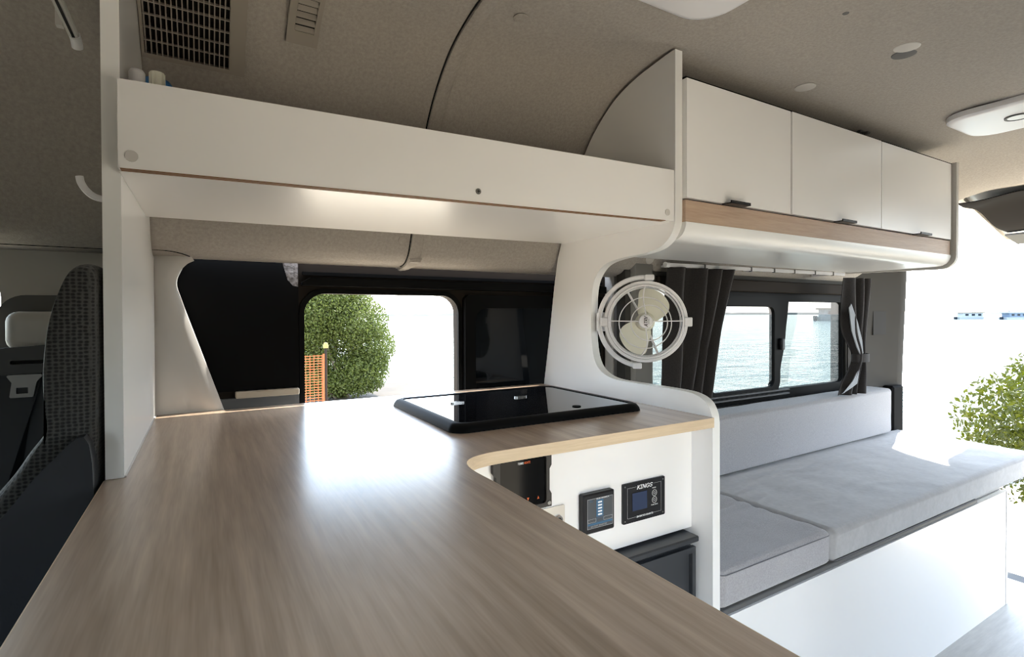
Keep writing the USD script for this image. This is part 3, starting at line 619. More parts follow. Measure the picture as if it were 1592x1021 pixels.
# curtains and rail
def curtain(top, bottom, z1, z0, folds, amp, seed, mid=None, thick=0.003, nz=40):
    nx = folds * 14; rows = []
    for t in np.linspace(0, 1, nz):
        a = np.array(top) * (1 - t) + np.array(bottom) * t
        if mid is not None:
            tm_, w_, cx_ = mid; g = math.exp(-((t - tm_) / 0.17) ** 2); c_ = a.mean(); half = (a[1] - a[0]) / 2 * (1 - g * (1 - w_)); c_ = c_ * (1 - g) + cx_ * g; a = np.array([c_ - half, c_ + half])
        s = np.linspace(0, 1, nx); x = a[0] + (a[1] - a[0]) * s
        ph = s * folds * 2 * math.pi + 1.2 * np.sin(s * 7 + seed) + 0.5 * math.sin(t * 3 + seed) + 0.25 * t * np.sin(9 * s + seed)
        y = amp * (0.75 + 0.35 * t) * (np.sin(ph) + 0.25 * np.sin(2 * ph + seed)) + 0.006 * np.sin(t * 5 + s * 6)
        x = x + 0.35 * amp * np.cos(ph) * 0.8
        rows.append(np.stack([x, y, np.full(nx, z1 + (z0 - z1) * t)], 1))
    R = np.array(rows); tx = np.gradient(R, axis=1); nr = np.stack([-tx[..., 1], tx[..., 0], 0 * tx[..., 0]], -1); nr /= np.linalg.norm(nr, axis=-1, keepdims=True) + 1e-9
    A, B = R + nr * thick / 2, R - nr * thick / 2
    idx = np.arange(nz * nx).reshape(nz, nx); Fc = []
    q = np.stack([idx[:-1, :-1], idx[:-1, 1:], idx[1:, 1:], idx[1:, :-1]], -1).reshape(-1, 4); N = nz * nx
    f = np.vstack([q[:, [0, 1, 2]], q[:, [0, 2, 3]], (q + N)[:, [0, 2, 1]], (q + N)[:, [0, 3, 2]]])
    bd = np.concatenate([idx[0, :], idx[1:, -1], idx[-1, -2::-1], idx[-2:0:-1, 0]]); b2 = np.roll(bd, -1)
    f = np.vstack([f, np.stack([bd, bd + N, b2 + N], 1), np.stack([bd, b2 + N, b2], 1)])
    m = trimesh.Trimesh(np.vstack([A.reshape(-1, 3), B.reshape(-1, 3)]), f, process=False); m.fix_normals(); return m
cr = thing('curtain_rail', 'white jointed curtain rail under the overhead cabinet', 'curtain rail', (2.1, 1.42, 1.29))
rail_pts = [(1.53, 1.44), (2.675, 1.375)]
rl = extr(LineString(rail_pts).buffer(0.006, cap_style=2), 'z', 1.286, 1.300)
part(cr, 'track', rl, W_PLASTIC)
for t in (0.18, 0.42, 0.55, 0.67, 0.80, 0.92):
    x_, y_ = np.array(rail_pts[0]) * (1 - t) + np.array(rail_pts[1]) * t
    part(cr, 'joint', bx(x_ - 0.003, x_ + 0.003, y_ - 0.008, y_ + 0.004, 1.2835, 1.302), TRIM_D)
part(cr, 'end_stop', cyl((1.535, 1.436, 1.293), 0.011, 0.02, 'x', 14), W_PLASTIC)
for t in (0.05, 0.5, 0.97):
    x_, y_ = np.array(rail_pts[0]) * (1 - t) + np.array(rail_pts[1]) * t
    part(cr, 'bracket', bx(x_ - 0.012, x_ + 0.012, y_ + 0.004, 1.505, 1.290, 1.298), W_PLASTIC)
ct = thing('curtain', 'wide dark grey curtain bunched at the fan side of the rear window', 'curtain', (1.7, 1.44, 0.78), 'rear window curtains')
cm = curtain((1.550, 1.905), (1.510, 1.740), 1.284, 0.772, 4, 0.026, 1.3); cm.vertices[:, 1] += 1.432 - 0.067 * (cm.vertices[:, 0] - 1.53)
part(ct, 'cloth', cm, CURTAIN, smooth=True)
ct2 = thing('curtain', 'narrow dark grey curtain tied back beside the rear pillar', 'curtain', (2.75, 1.35, 0.7), 'rear window curtains')
cm = curtain((2.650, 2.880), (2.590, 2.800), 1.276, 0.712, 3, 0.018, 2.1, mid=(0.68, 0.40, 2.765)); cm.vertices[:, 1] += 1.352
part(ct2, 'cloth', cm, CURTAIN, smooth=True)
part(ct2, 'tieback', extr(affinity.scale(Point(2.785, 1.352).buffer(1.0), 0.064, 0.030).difference(affinity.scale(Point(2.785, 1.352).buffer(1.0), 0.060, 0.026)), 'z', 0.865, 0.905), CURTAIN)
def lining_strip(p):
    p = np.asarray(p, float); return loft([[a, b, b + [0, 0.004, 0], a + [0, 0.004, 0]] for a, b in p])
part(ct2, 'lining', lining_strip([((2.648, 1.335, 1.13), (2.665, 1.333, 1.15)), ((2.665, 1.331, 1.02), (2.715, 1.329, 1.06)), ((2.71, 1.330, 0.94), (2.755, 1.328, 0.97)), ((2.745, 1.330, 0.90), (2.765, 1.328, 0.91))]), LINING, label='pale lining showing at the edge')
part(ct2, 'lining', lining_strip([((2.58, 1.330, 0.725), (2.60, 1.330, 0.728)), ((2.65, 1.328, 0.745), (2.67, 1.328, 0.780)), ((2.71, 1.328, 0.765), (2.735, 1.328, 0.845))]), LINING)

# 12 volt fan in the cut-out, built in its own frame and turned towards the viewer
def fan_frame():
    c = np.array([1.171, 1.182, 1.079]); z_ = np.array([-0.66, -0.75, 0.03]); z_ /= np.linalg.norm(z_)
    x_ = np.cross([0, 0, 1.0], z_); x_ /= np.linalg.norm(x_); y_ = np.cross(z_, x_)
    M = np.eye(4); M[:3, 0], M[:3, 1], M[:3, 2], M[:3, 3] = x_, y_, z_, c; return M
FM = fan_frame()
def fan_part(parent, name, mesh, m, smooth=40, label=None):
    mesh = tm(mesh).copy(); mesh.apply_transform(FM); return part(parent, name, mesh, m, smooth, label)
fn = thing('fan', 'white round two-bladed fan in a wire guard fixed to the end panel cut-out', 'fan', FM[:3, 3])
def circ(r, z=0.0, n=72, c=(0, 0)): a = np.arange(n) / n * 2 * math.pi; return np.stack([c[0] + r * np.cos(a), c[1] + r * np.sin(a), np.full(n, z)], 1)
def band(r0_, r1_, z0_, z1_, n=72): return extr(Point(0, 0).buffer(r1_, resolution=n // 4).difference(Point(0, 0).buffer(r0_, resolution=n // 4)), 'z', z0_, z1_)
fan_part(fn, 'outer_ring', band(0.1165, 0.1255, -0.012, 0.004), W_PLASTIC)
fan_part(fn, 'front_ring', tube(circ(0.1115, 0.008), 0.0036, 8, True), W_PLASTIC, 60)
fan_part(fn, 'rear_ring', tube(circ(0.108, -0.030), 0.0030, 8, True), W_PLASTIC, 60)
gd = []
gd.append(tube(circ(0.054, 0.016, c=(0.010, -0.004)), 0.0016, 6, True))
gd.append(tube(circ(0.078, 0.013, c=(-0.002, -0.004)), 0.0016, 6, True))
th = np.linspace(0, 1, 30)
for a0, bend in ((0.02, 0.0), (math.pi - 0.02, 0.0), (math.pi / 2, 0.10), (-math.pi / 2, 0.16)):
    r_ = 0.018 + (0.112 - 0.018) * th; an = a0 + bend * np.sin(th * math.pi) - (0.18 if a0 < -1 else 0) * th
    gd.append(tube(np.stack([r_ * np.cos(an), r_ * np.sin(an), 0.020 - 0.012 * th], 1), 0.0019, 6))
fan_part(fn, 'guard', cat_(gd), W_PLASTIC, 60)
gr = []
for a0 in (math.pi * 0.66, math.pi * 1.62):
    r_ = 0.02 + 0.09 * th; gr.append(tube(np.stack([r_ * np.cos(a0), r_ * np.sin(a0), -0.045 + 0.012 * th], 1), 0.0035, 6))
fan_part(fn, 'rear_guard', cat_(gr), W_PLASTIC, 60)
fan_part(fn, 'hub_cap', lathe([(0, 0.012), (0.0205, 0.012), (0.0215, 0.020), (0.019, 0.025), (0.012, 0.0275), (0, 0.028)]), W_PLASTIC, 40)
fan_part(fn, 'motor', lathe([(0, -0.060), (0.024, -0.060), (0.029, -0.05), (0.029, -0.006), (0.024, 0.008), (0, 0.008)]), CREAM, 40)
def blade(rot):
    out = smooth_poly([(0.012, -0.004), (-0.022, 0.022), (-0.024, 0.060), (-0.022, 0.096), (0.004, 0.104), (0.040, 0.092), (0.066, 0.062), (0.066, 0.034), (0.045, 0.012)], 6, True)
    pl = Polygon(out).buffer(0); m = extr(pl, 'z', -0.0012, 0.0012)
    m = tm(m3.Manifold(m3.Mesh(m.vertices.astype(np.float32), m.faces.astype(np.uint32))).refine_to_length(0.008)) if False else m.subdivide().subdivide()
    v = m.vertices.copy(); v[:, 2] += -0.012 + 0.28 * (v[:, 0] - 0.015) * np.clip(v[:, 1] / 0.1, 0, 1); c_, s_ = math.cos(rot), math.sin(rot)
    m.vertices = np.stack([v[:, 0] * c_ - v[:, 1] * s_, v[:, 0] * s_ + v[:, 1] * c_, v[:, 2]], 1); return m
fan_part(fn, 'blade', blade(-0.06), CREAM); fan_part(fn, 'blade', blade(math.pi - 0.22), CREAM)
aa = np.linspace(math.radians(82), math.radians(262), 40)
arc = np.stack([-0.006 + 0.135 * np.cos(aa), 0.138 * np.sin(aa), -0.012 + 0 * aa], 1)
arcm = tube(arc, 0.0075, 10); fan_part(fn, 'gimbal_arm', arcm, W_PLASTIC, 60)
for p_ in (arc[0], arc[-1]):
    fan_part(fn, 'arm_clip', rbox(p_[0] - 0.014, p_[0] + 0.014, p_[1] - 0.009, p_[1] + 0.009, -0.022, 0.004, 0.004), W_PLASTIC)
for s_ in (-1, 1):
    fan_part(fn, 'pivot_block', rbox(s_ * 0.126 - 0.011, s_ * 0.126 + 0.011, -0.015, 0.013, -0.014, 0.012, 0.003), W_PLASTIC)
fan_part(fn, 'mounting_foot', rbox(-0.150, -0.118, -0.03, 0.03, -0.05, -0.018, 0.006), W_PLASTIC)
lt = text_on('ATRV', 0.010, (0.0045, -0.0165, 0.0272), (0, 1, 0), (-1, 0, 0), 0.0016, True, slant=0.25, width=0.031)
fan_part(fn, 'logo', lt, INK_K)
fan_part(fn, 'logo_line', bx(0.0075, 0.0095, -0.008, 0.008, 0.0262, 0.0280), INK_G)

# ceiling fittings
def lamp(cx, cy_, label):
    l = thing('ceiling_lamp', label, 'ceiling lamp', (cx, cy_, 1.785), 'ceiling lamps')
    R = [np.array(rrect(cx - 0.165 + i, cy_ - 0.17 + i, cx + 0.165 - i, cy_ + 0.17 - i, 0.085 - i).exterior.coords)[:-1] for i in (0.004, 0.0, 0.0, 0.008, 0.02)]
    part(l, 'housing', loft([np.column_stack([r_, np.full(len(r_), z_)]) for r_, z_ in zip(R, (1.808, 1.806, 1.789, 1.783, 1.781))]), W_PLASTIC, smooth=50)
    part(l, 'switch_ring', lathe([(0.030, 0), (0.036, 0), (0.036, 0.004), (0.030, 0.004), (0.030, 0)], (cx - 0.015, cy_ - 0.005, 1.777), 40), TRIM_D)
    part(l, 'switch_button', cyl((cx - 0.015, cy_ - 0.005, 1.7795), 0.0285, 0.003, n=36), LAMPM)
lamp(0.868, 0.682, 'white rounded ceiling lamp above the white end panel')
lamp(2.445, 0.682, 'white rounded ceiling lamp with a round switch near the tailgate')
def cap(name, label, c, nrm, r, t=0.003, m=TRIM):
    n_ = np.array(nrm, float); n_ /= np.linalg.norm(n_)
    d = lathe([(0, 0), (r, 0), (r, t * 0.5), (r * 0.85, t), (0, t)], n=28)
    d.apply_transform(trimesh.geometry.align_vectors([0, 0, 1], n_)); d.apply_translation(c)
    o = thing(name, label, 'plug', c); part(o, 'disc', d, m, smooth=40)
cap('ceiling_plug', 'grey oval plug in the headliner just above the first overhead door', (1.606, 0.940, 1.8025), (0, 0, -1), 0.030)
cap('ceiling_plug', 'grey sunken plug in the headliner with a dark shadow', (1.615, 0.672, 1.8105), (0, 0.06, -1), 0.030, 0.004)
cap('painted_plug_shadow', 'dark disc painted in as the shadow of the grey plug', (1.655, 0.694, 1.8112), (0, 0, -1), 0.030, 0.003, TRIM_D)  # dark disc laid beside the plug to stand for its shadow
cap('ceiling_plug', 'taupe raised button beside the rib of the headliner', (0.640, 1.045, 1.7935), (0, 0, -1), 0.018, 0.003, LINER)
cap('ceiling_plug', 'small dark hole plug high in the headliner', (1.308, 0.669, 1.8122), (0, 0, -1), 0.008, 0.004, TRIM_D)
cap('ceiling_plug', 'pale round plug under the cabinet behind the fan', (1.505, 1.494, 1.320), (0, -0.9, -0.4), 0.022)
cap('ceiling_plug', 'taupe round button on the headliner below the overhead shelf', (0.502, 1.494, 1.322), (0, -0.9, -0.4), 0.012, 0.002, LINER)
ch = thing('coat_clip', 'small dark clip above the middle overhead door', 'clip', (2.16, 1.04, 1.79))
part(ch, 'tab', bx(2.13, 2.19, 1.035, 1.05, 1.786, 1.7935, 0.002), TRIM_D)
part(ch, 'tongue', bx(2.15, 2.17, 1.02, 1.036, 1.780, 1.788, 0.002), TRIM_D)

# slatted vent grilles that follow the headliner
def on_prof(s):
    """Point, tangent (down the wall) and normal (into the van) at arc length s from the crown."""
    seg = np.linalg.norm(np.diff(PROF, axis=0), axis=1); cs = np.concatenate([[0], np.cumsum(seg)])
    p = np.array([np.interp(s, cs, PROF[:, 0]), np.interp(s, cs, PROF[:, 1])])
    q = np.array([np.interp(s + 0.02, cs, PROF[:, 0]), np.interp(s + 0.02, cs, PROF[:, 1])]) - np.array([np.interp(s - 0.02, cs, PROF[:, 0]), np.interp(s - 0.02, cs, PROF[:, 1])])
    q /= np.linalg.norm(q); return p, q, np.array([q[1], -q[0]])
seg_ = np.linalg.norm(np.diff(PROF, axis=0), axis=1); CS = np.concatenate([[0], np.cumsum(seg_)])
S_AT = lambda y: float(np.interp(y, PROF[:, 0], CS))
def strip(x0, x1, s0, s1, h0, h1, ns=10):
    secs = []
    for s in np.linspace(s0, s1, ns):
        p, t_, n_ = on_prof(s); a, b = p + n_ * h0, p + n_ * h1
        secs.append([(x0, *a), (x1, *a), (x1, *b), (x0, *b)])
    return loft(secs)
ag = thing('vent_grille', 'large slatted air conditioner grille in the headliner over the shelf', 'vent grille', (-0.02, 1.25, 1.7))
sA, sB = S_AT(1.02), S_AT(1.336)
part(ag, 'backing', strip(-0.112 + 0.004, 0.066, sA + 0.005, sB - 0.008, 0.001, 0.002), VOID)
part(ag, 'frame', cat_([strip(0.050, 0.080, sA, sB, 0.0, 0.014), strip(-0.1095, 0.080, sB - 0.010, sB, 0.0, 0.014, 3), strip(-0.1095, -0.104, sA, sB, 0.0, 0.014)]), GRILLE)
for i in range(17):
    x_ = -0.1015 + 0.00945 * i
    part(ag, 'slat', strip(x_ - 0.0011, x_ + 0.0011, sA, sB - 0.008, 0.002, 0.012), GRILLE)
for i in range(12):
    s_ = sB - 0.010 - 0.0265 * (i + 1)
    if s_ > sA: part(ag, 'crossbar', strip(-0.105, 0.055, s_ - 0.0011, s_ + 0.0011, 0.006, 0.013, 2), GRILLE)
av = thing('air_vent', 'small louvred air vent in the headliner right of the grille', 'air vent', (0.19, 1.2, 1.74))
vA, vB = S_AT(1.04), S_AT(1.262)
part(av, 'backing', strip(0.172, 0.216, vA, vB - 0.028, 0.001, 0.002), VOID)
part(av, 'frame', cat_([strip(0.158, 0.173, vA, vB, 0, 0.010), strip(0.214, 0.224, vA, vB, 0, 0.010), strip(0.158, 0.224, vB - 0.030, vB, 0, 0.010, 4)]), GRILLE)
for i in range(9):
    s_ = vB - 0.040 - 0.0165 * i
    p_, t_, n_ = on_prof(s_)
    a_, b_ = p_ + n_ * 0.002, p_ + n_ * 0.010 + t_ * 0.007
    o_ = t_ * 0.0016
    part(av, 'louvre', loft([[(x_, *a_), (x_, *(a_ + o_)), (x_, *(b_ + o_)), (x_, *b_)] for x_ in (0.173, 0.214)]), GRILLE)

# cab: front seat, belt, rail
def seat_ring(y, k):
    """Profile (x, z) of the seat back at a station, shrunk by k for the rounded sides."""
    pts = smooth_poly([(-0.148, 1.181), (-0.170, 1.174), (-0.190, 1.128), (-0.201, 1.08), (-0.2065, 1.02), (-0.205, 0.97), (-0.2035, 0.935), (-0.222, 0.905), (-0.245, 0.868), (-0.30, 0.79), (-0.35, 0.68), (-0.36, 0.50), (-0.25, 0.45), (-0.152, 0.50), (-0.142, 0.80), (-0.137, 1.0), (-0.137, 1.13), (-0.137, 1.165)], 5, True)
    c_ = np.array([np.clip(pts[:, 0], -0.30, -0.17), np.clip(pts[:, 1], 0.60, 1.12)]).T
    return c_ * (1 - k) * 0 + pts * 1.0 if k == 0 else pts + (np.array([-0.185, 0.9]) - pts) * k * [0.5, 0.10]
def seat_body(y0, y1):
    ks = [(0.0, 0.55), (0.008, 0.28), (0.022, 0.10), (0.045, 0.02), (0.07, 0.0)]
    st = [(y0 + d, k) for d, k in ks] + [(y1 - d, k) for d, k in ks[::-1]]
    return loft([np.column_stack([seat_ring(y, k)[:, 0], np.full(len(seat_ring(y, k)), y), seat_ring(y, k)[:, 1]]) for y, k in st])
st = thing('car_seat', 'dark patterned high-backed front seat behind the partition', 'car seat', (-0.3, 1.2, 0.2))
part(st, 'backrest', seat_body(0.985, 1.40), SEATCLOTH, smooth=50)
side = smooth_poly([(-0.147, 0.915), (-0.19, 0.895), (-0.235, 0.835), (-0.28, 0.77), (-0.325, 0.67), (-0.33, 0.52), (-0.25, 0.47), (-0.16, 0.51), (-0.145, 0.70)], 5, True)
part(st, 'side_panel', extr(Polygon(side), 'y', 0.960, 1.02), VINYLSEAT, label='black vinyl side of the seat back')
part(st, 'seat_base', rbox(-0.80, -0.22, 0.95, 1.42, 0.28, 0.50, 0.05), VINYLSEAT, smooth=50)
part(st, 'pedestal', bx(-0.72, -0.25, 0.98, 1.40, FL, 0.285), VINYLSEAT)
sb = thing('seat_belt', 'black seat belt with a steel tongue hanging from the cab pillar', 'seat belt', (-0.34, 1.5, 0.9))
gp = rpoly([(-0.378, 1.034), (-0.29, 1.040), (-0.27, 1.038), (-0.27, 0.982), (-0.368, 0.978), (-0.384, 0.995)], 0.008)
part(sb, 'belt_guide', extr(gp.difference(rrect(-0.355, 1.000, -0.29, 1.008, 0.003)), 'y', 1.478, 1.497), BLACK)
part(sb, 'guide_slot', extr(rrect(-0.357, 0.998, -0.288, 1.020, 0.004), 'y', 1.488, 1.496), VOID)
tg = rpoly([(-0.362, 0.978), (-0.300, 0.978), (-0.312, 0.962), (-0.318, 0.930), (-0.356, 0.930), (-0.352, 0.962)], 0.003)
part(sb, 'tongue', extr(tg.difference(rrect(-0.345, 0.938, -0.326, 0.951, 0.001)), 'y', 1.474, 1.478), TONGUE)
part(sb, 'webbing', loft([[(x0_, y_, z_), (x1_, y_, z_), (x1_, y_ + 0.003, z_), (x0_, y_ + 0.003, z_)] for x0_, x1_, y_, z_ in ((-0.370, -0.305, 1.483, 0.998), (-0.374, -0.310, 1.482, 0.95), (-0.42, -0.352, 1.47, 0.78), (-0.50, -0.43, 1.45, 0.5))]), BELT)
part(sb, 'webbing', loft([[(x0_, y_, z_), (x1_, y_, z_), (x1_, y_ + 0.003, z_), (x0_, y_ + 0.003, z_)] for x0_, x1_, y_, z_ in ((-0.318, -0.290, 1.492, 0.998), (-0.325, -0.295, 1.492, 0.90), (-0.35, -0.31, 1.492, 0.70), (-0.35, -0.31, 1.492, 0.4))]), BELT)
bp = thing('pillar_trim', 'grey moulded belt pillar cover in the cab', 'trim cover', (-0.32, 1.53, 1.0))
part(bp, 'cover', rbox(-0.372, -0.25, 1.500, 1.60, 1.028, 1.112, 0.022), TRIM, smooth=50)
part(bp, 'recess', extr(rpoly([(-0.40, 1.15), (-0.23, 1.15), (-0.23, 0.5), (-0.42, 0.5)], 0.05), 'y', 1.585, 1.5995), TRIM_D)
part(bp, 'post', bx(-0.395, -0.24, 1.52, 1.60, 0.30, 1.03, 0.01), BLACK)
hr = thing('grab_rail', 'grey metal curtain track on the cab ceiling', 'rail', (-0.2, 1.15, 1.61))
part(hr, 'bar', bx(-0.212, -0.196, 0.60, 1.245, 1.612, 1.622, 0.002), CAPM)
part(hr, 'groove', bx(-0.206, -0.202, 0.60, 1.24, 1.6105, 1.6125), VOID)
part(hr, 'end_knob', tube(smooth_poly([(-0.203, 1.235, 1.617), (-0.203, 1.25, 1.613), (-0.203, 1.262, 1.605)], 4), 0.009, 12), W_PLASTIC, smooth=60)
part(hr, 'bracket', bx(-0.222, -0.212, 1.19, 1.205, 1.610, 1.70), CAPM)

# tailgate, open above the rear opening
tgm = thing('tailgate', 'open tailgate with a pale trim edge above the rear opening', 'tailgate', (3.4, 0.7, 1.74))
TL = [(3.41, 1.185), (3.52, 1.235), (4.36, 1.300), (4.44, 1.24), (4.44, 0.24), (4.36, 0.18), (3.52, 0.245), (3.41, 0.295)]
def tilt(m):
    m.vertices[:, 2] += -0.175 * (m.vertices[:, 0] - 3.36); return m
part(tgm, 'shell', tilt(extr(rpoly(TL, 0.02), 'z', 1.765, 1.81)), PAINT)
part(tgm, 'trim_edge', tilt(extr(rpoly(TL, 0.02).difference(rpoly(TL, 0.02).buffer(-0.035)), 'z', 1.742, 1.766)), mat('cream_trim', (0.62, 0.57, 0.50), 0.5))
part(tgm, 'rear_pane', tilt(bx(3.75, 4.30, 0.35, 1.15, 1.757, 1.764)), DKGLASS)
tc_ = thing('tailgate_curtain', 'dark grey fabric gathered under the open tailgate', 'curtain', (3.8, 0.7, 1.7))
gx, gy = np.meshgrid(np.linspace(3.45, 4.15, 50), np.linspace(0.32, 1.20, 50), indexing='ij')
gz = 1.722 - 0.175 * (gx - 3.36) - 0.014 * np.sin(gx * 13 + gy * 7 + 1.5 * np.sin(gy * 9)) - 0.008 * np.sin(gy * 15 - gx * 10)
N_ = gx.size; idx = np.arange(N_).reshape(gx.shape)
q = np.stack([idx[:-1, :-1], idx[:-1, 1:], idx[1:, 1:], idx[1:, :-1]], -1).reshape(-1, 4)
bd = np.concatenate([idx[0, :], idx[1:, -1], idx[-1, -2::-1], idx[-2:0:-1, 0]]); b2 = np.roll(bd, -1)
f = np.vstack([q[:, [0, 1, 2]], q[:, [0, 2, 3]], (q + N_)[:, [0, 2, 1]], (q + N_)[:, [0, 3, 2]], np.stack([bd, bd + N_, b2 + N_], 1), np.stack([bd, b2 + N_, b2], 1)])
v = np.vstack([np.stack([gx, gy, gz], -1).reshape(-1, 3), np.stack([gx, gy, gz - 0.004], -1).reshape(-1, 3)])
mm = trimesh.Trimesh(v, f, process=False); mm.fix_normals(); part(tc_, 'cloth', mm, mat('tailgate_fabric', (0.018, 0.016, 0.015), 0.9, specular_ior_level=0.1), smooth=True)
part(tc_, 'binding', tilt(bx(4.10, 4.30, 0.34, 1.20, 1.690, 1.702, 0.003)), TRIM_D)

# ================================================================== OUTSIDE
rng = np.random.default_rng(5)
gpts = Polygon([(-30, -25), (9.5, -25), (9.0, -2), (7.6, 1.5), (6.6, 3.4), (6.0, 6.0), (4.5, 9.0), (2.5, 11.5), (-1.5, 14.0), (-30, 15.5)])
part(None, 'ground', extr(gpts, 'z', -1.5, -0.72), SAND)
tag(stage.GetPrimAtPath('/World/ground'), 'pale sandy shore around the van', 'ground', kind='structure')
part(None, 'water', trimesh.creation.cylinder(6000, 0.2, sections=96).apply_translation((0, 0, -1.15)), WATER)
tag(stage.GetPrimAtPath('/World/water'), 'rippled pale bay water reaching the horizon', 'water', kind='structure')

part(None, 'ground', extr(rpoly([(-6, 11.6), (0.5, 11.4), (3.6, 11.2), (4.4, 10.6), (5.0, 11.6), (4.6, 13.6), (1.0, 15.6), (-6, 16.2)], 0.3), 'z', -1.4, -0.712), mat('shade_toned_sand', (0.05, 0.04, 0.027), 0.8, color2=(0.09, 0.072, 0.052), scale=1.5, detail=6.0))  # tree shade put into the sand as a darker colour
tag(stage.GetPrimAtPath('/World/ground_001'), 'sand darkened in colour for the shade under the tree', 'ground', kind='structure')

def leaves(centres, n, size, seed):
    """Folded diamond leaves scattered near the surfaces of several blobs (centre, radii)."""
    r = np.random.default_rng(seed); P = []
    wts = np.array([c[1][0] * c[1][2] for c in centres]); cnt = (wts / wts.sum() * n).astype(int)
    for (c, rad), k_ in zip(centres, cnt):
        d = r.normal(size=(k_, 3)); d /= np.linalg.norm(d, axis=1, keepdims=True)
        P.append(np.array(c) + d * np.array(rad) * (r.uniform(0.25, 1.08, (k_, 1)) ** 0.6))
    P = np.vstack(P); k_ = len(P)
    a = r.normal(size=(k_, 3)) + [0, 0, 0.5]; a /= np.linalg.norm(a, axis=1, keepdims=True)
    b = np.cross(a, r.normal(size=(k_, 3))); b /= np.linalg.norm(b, axis=1, keepdims=True); c_ = np.cross(a, b)
    s = size * r.uniform(0.6, 1.25, (k_, 1))
    V = np.stack([P - a * s * 0.5, P + b * s * 0.24 + c_ * s * 0.08, P + a * s * 0.5, P - b * s * 0.24 + c_ * s * 0.08], 1).reshape(-1, 3)
    i = np.arange(k_)[:, None] * 4
    return trimesh.Trimesh(V, np.vstack([i + [0, 1, 2], i + [0, 2, 3]]), process=False)
def limbs(base, tips, r, seed):
    rr = np.random.default_rng(seed); ms = []
    for t in tips:
        b, t = np.array(base) + rr.normal(0, 0.06, 3) * [1, 1, 0], np.array(t)
        mid = (b + t) / 2 + rr.normal(0, 0.12, 3)
        ms.append(tube(smooth_poly([b, (b * 0.6 + mid * 0.4), mid, t], 5), np.linspace(r, r * 0.25, 16), 7))
    return ms
def plant(name, label, cat, blobs, n, size, lm, base, seed, r=0.05):
    o = thing(name, label, cat, base)
    part(o, 'foliage', leaves(blobs, n, size, seed), lm, smooth=False, kind='stuff')
    for l in limbs(base, [b[0] for b in blobs], r, seed): part(o, 'branch', l, BARK, smooth=60)
    return o
def at(u, v, d):                      # used once to lay the shore out: a direction (degrees from +Y towards +X), a distance and a height
    return (math.sin(math.radians(u)) * d, math.cos(math.radians(u)) * d, v)
tb = at(14.0, -0.55, 12.4)
tx_, ty_ = tb[0], tb[1]
rg = np.random.default_rng(11)
blobs = [((tx_ - 0.85, ty_, 1.15), (0.85, 0.7, 0.70)), ((tx_ - 0.1, ty_ - 0.1, 0.95), (0.72, 0.7, 0.62)), ((tx_ - 0.5, ty_, 1.55), (0.8, 0.6, 0.5)), ((tx_ + 0.20, ty_, 0.40), (0.62, 0.6, 0.58)),
         ((tx_ + 0.0, ty_ - 0.2, -0.15), (0.62, 0.5, 0.45)), ((tx_ - 1.05, ty_ + 0.1, 0.45), (0.6, 0.6, 0.6)), ((tx_ + 0.27, ty_ + 0.1, -0.02), (0.42, 0.5, 0.36)), ((tx_ - 1.25, ty_, 0.9), (0.6, 0.6, 0.6)), ((tx_ - 0.7, ty_ + 0.2, 0.0), (0.6, 0.5, 0.5)), ((tx_ - 0.25, ty_ - 0.2, -0.42), (0.75, 0.45, 0.28)), ((tx_ - 0.9, ty_ - 0.1, -0.35), (0.7, 0.45, 0.35))]
plant('mangrove_tree', 'round green mangrove tree seen through the open side window', 'tree', blobs, 70000, 0.066, LEAF, (tx_ - 0.4, ty_, -0.73), 3)
bxp = (6.08, 1.25)
blobs = [((bxp[0] - 0.35, bxp[1] + 0.30, 0.22), (0.42, 0.45, 0.40)), ((bxp[0] + 0.25, bxp[1] - 0.15, 0.40), (0.5, 0.5, 0.45)), ((bxp[0] + 0.1, bxp[1] + 0.2, -0.10), (0.62, 0.62, 0.45)), ((bxp[0] + 0.72, bxp[1] + 0.40, 0.38), (0.36, 0.36, 0.42)), ((bxp[0] + 0.5, bxp[1] - 0.40, 0.75), (0.45, 0.45, 0.50)), ((bxp[0] + 0.3, bxp[1] - 0.55, 0.15), (0.6, 0.55, 0.62)), ((bxp[0] + 0.2, bxp[1] - 0.1, -0.45), (0.6, 0.5, 0.3))]
plant('shrub', 'bright yellow-green shrub just outside the rear opening', 'shrub', blobs, 19000, 0.058, LEAF2, (bxp[0] + 0.2, bxp[1], -0.73), 8, 0.02)

# unseen mangroves on the landward side, added to block low sky
for k_, (x_, w_) in enumerate(((-3.4, 1.5), (1.0, 1.6), (5.4, 1.5))):
    bl = [((x_ - w_ * 0.4, -6.9, 0.5), (w_ * 0.6, 0.9, 1.3)), ((x_ + w_ * 0.45, -6.7, 0.7), (w_ * 0.6, 0.9, 1.4)), ((x_, -7.1, 2.4), (w_ * 0.8, 0.9, 1.0)), ((x_ + 0.2, -6.6, 0.0), (w_ * 0.8, 0.8, 0.7))]
    plant('mangrove_tree', ('first', 'second', 'third')[k_] + ' mangrove tree from the cab end in the unseen row added to block low sky', 'tree', bl, 9000, 0.16, LEAF, (x_, -6.9, -0.73), 30 + k_)
    tag(stage.GetPrimAtPath('/World/mangrove_tree_%03d' % (k_ + 1)), group='mangroves added to block low sky')

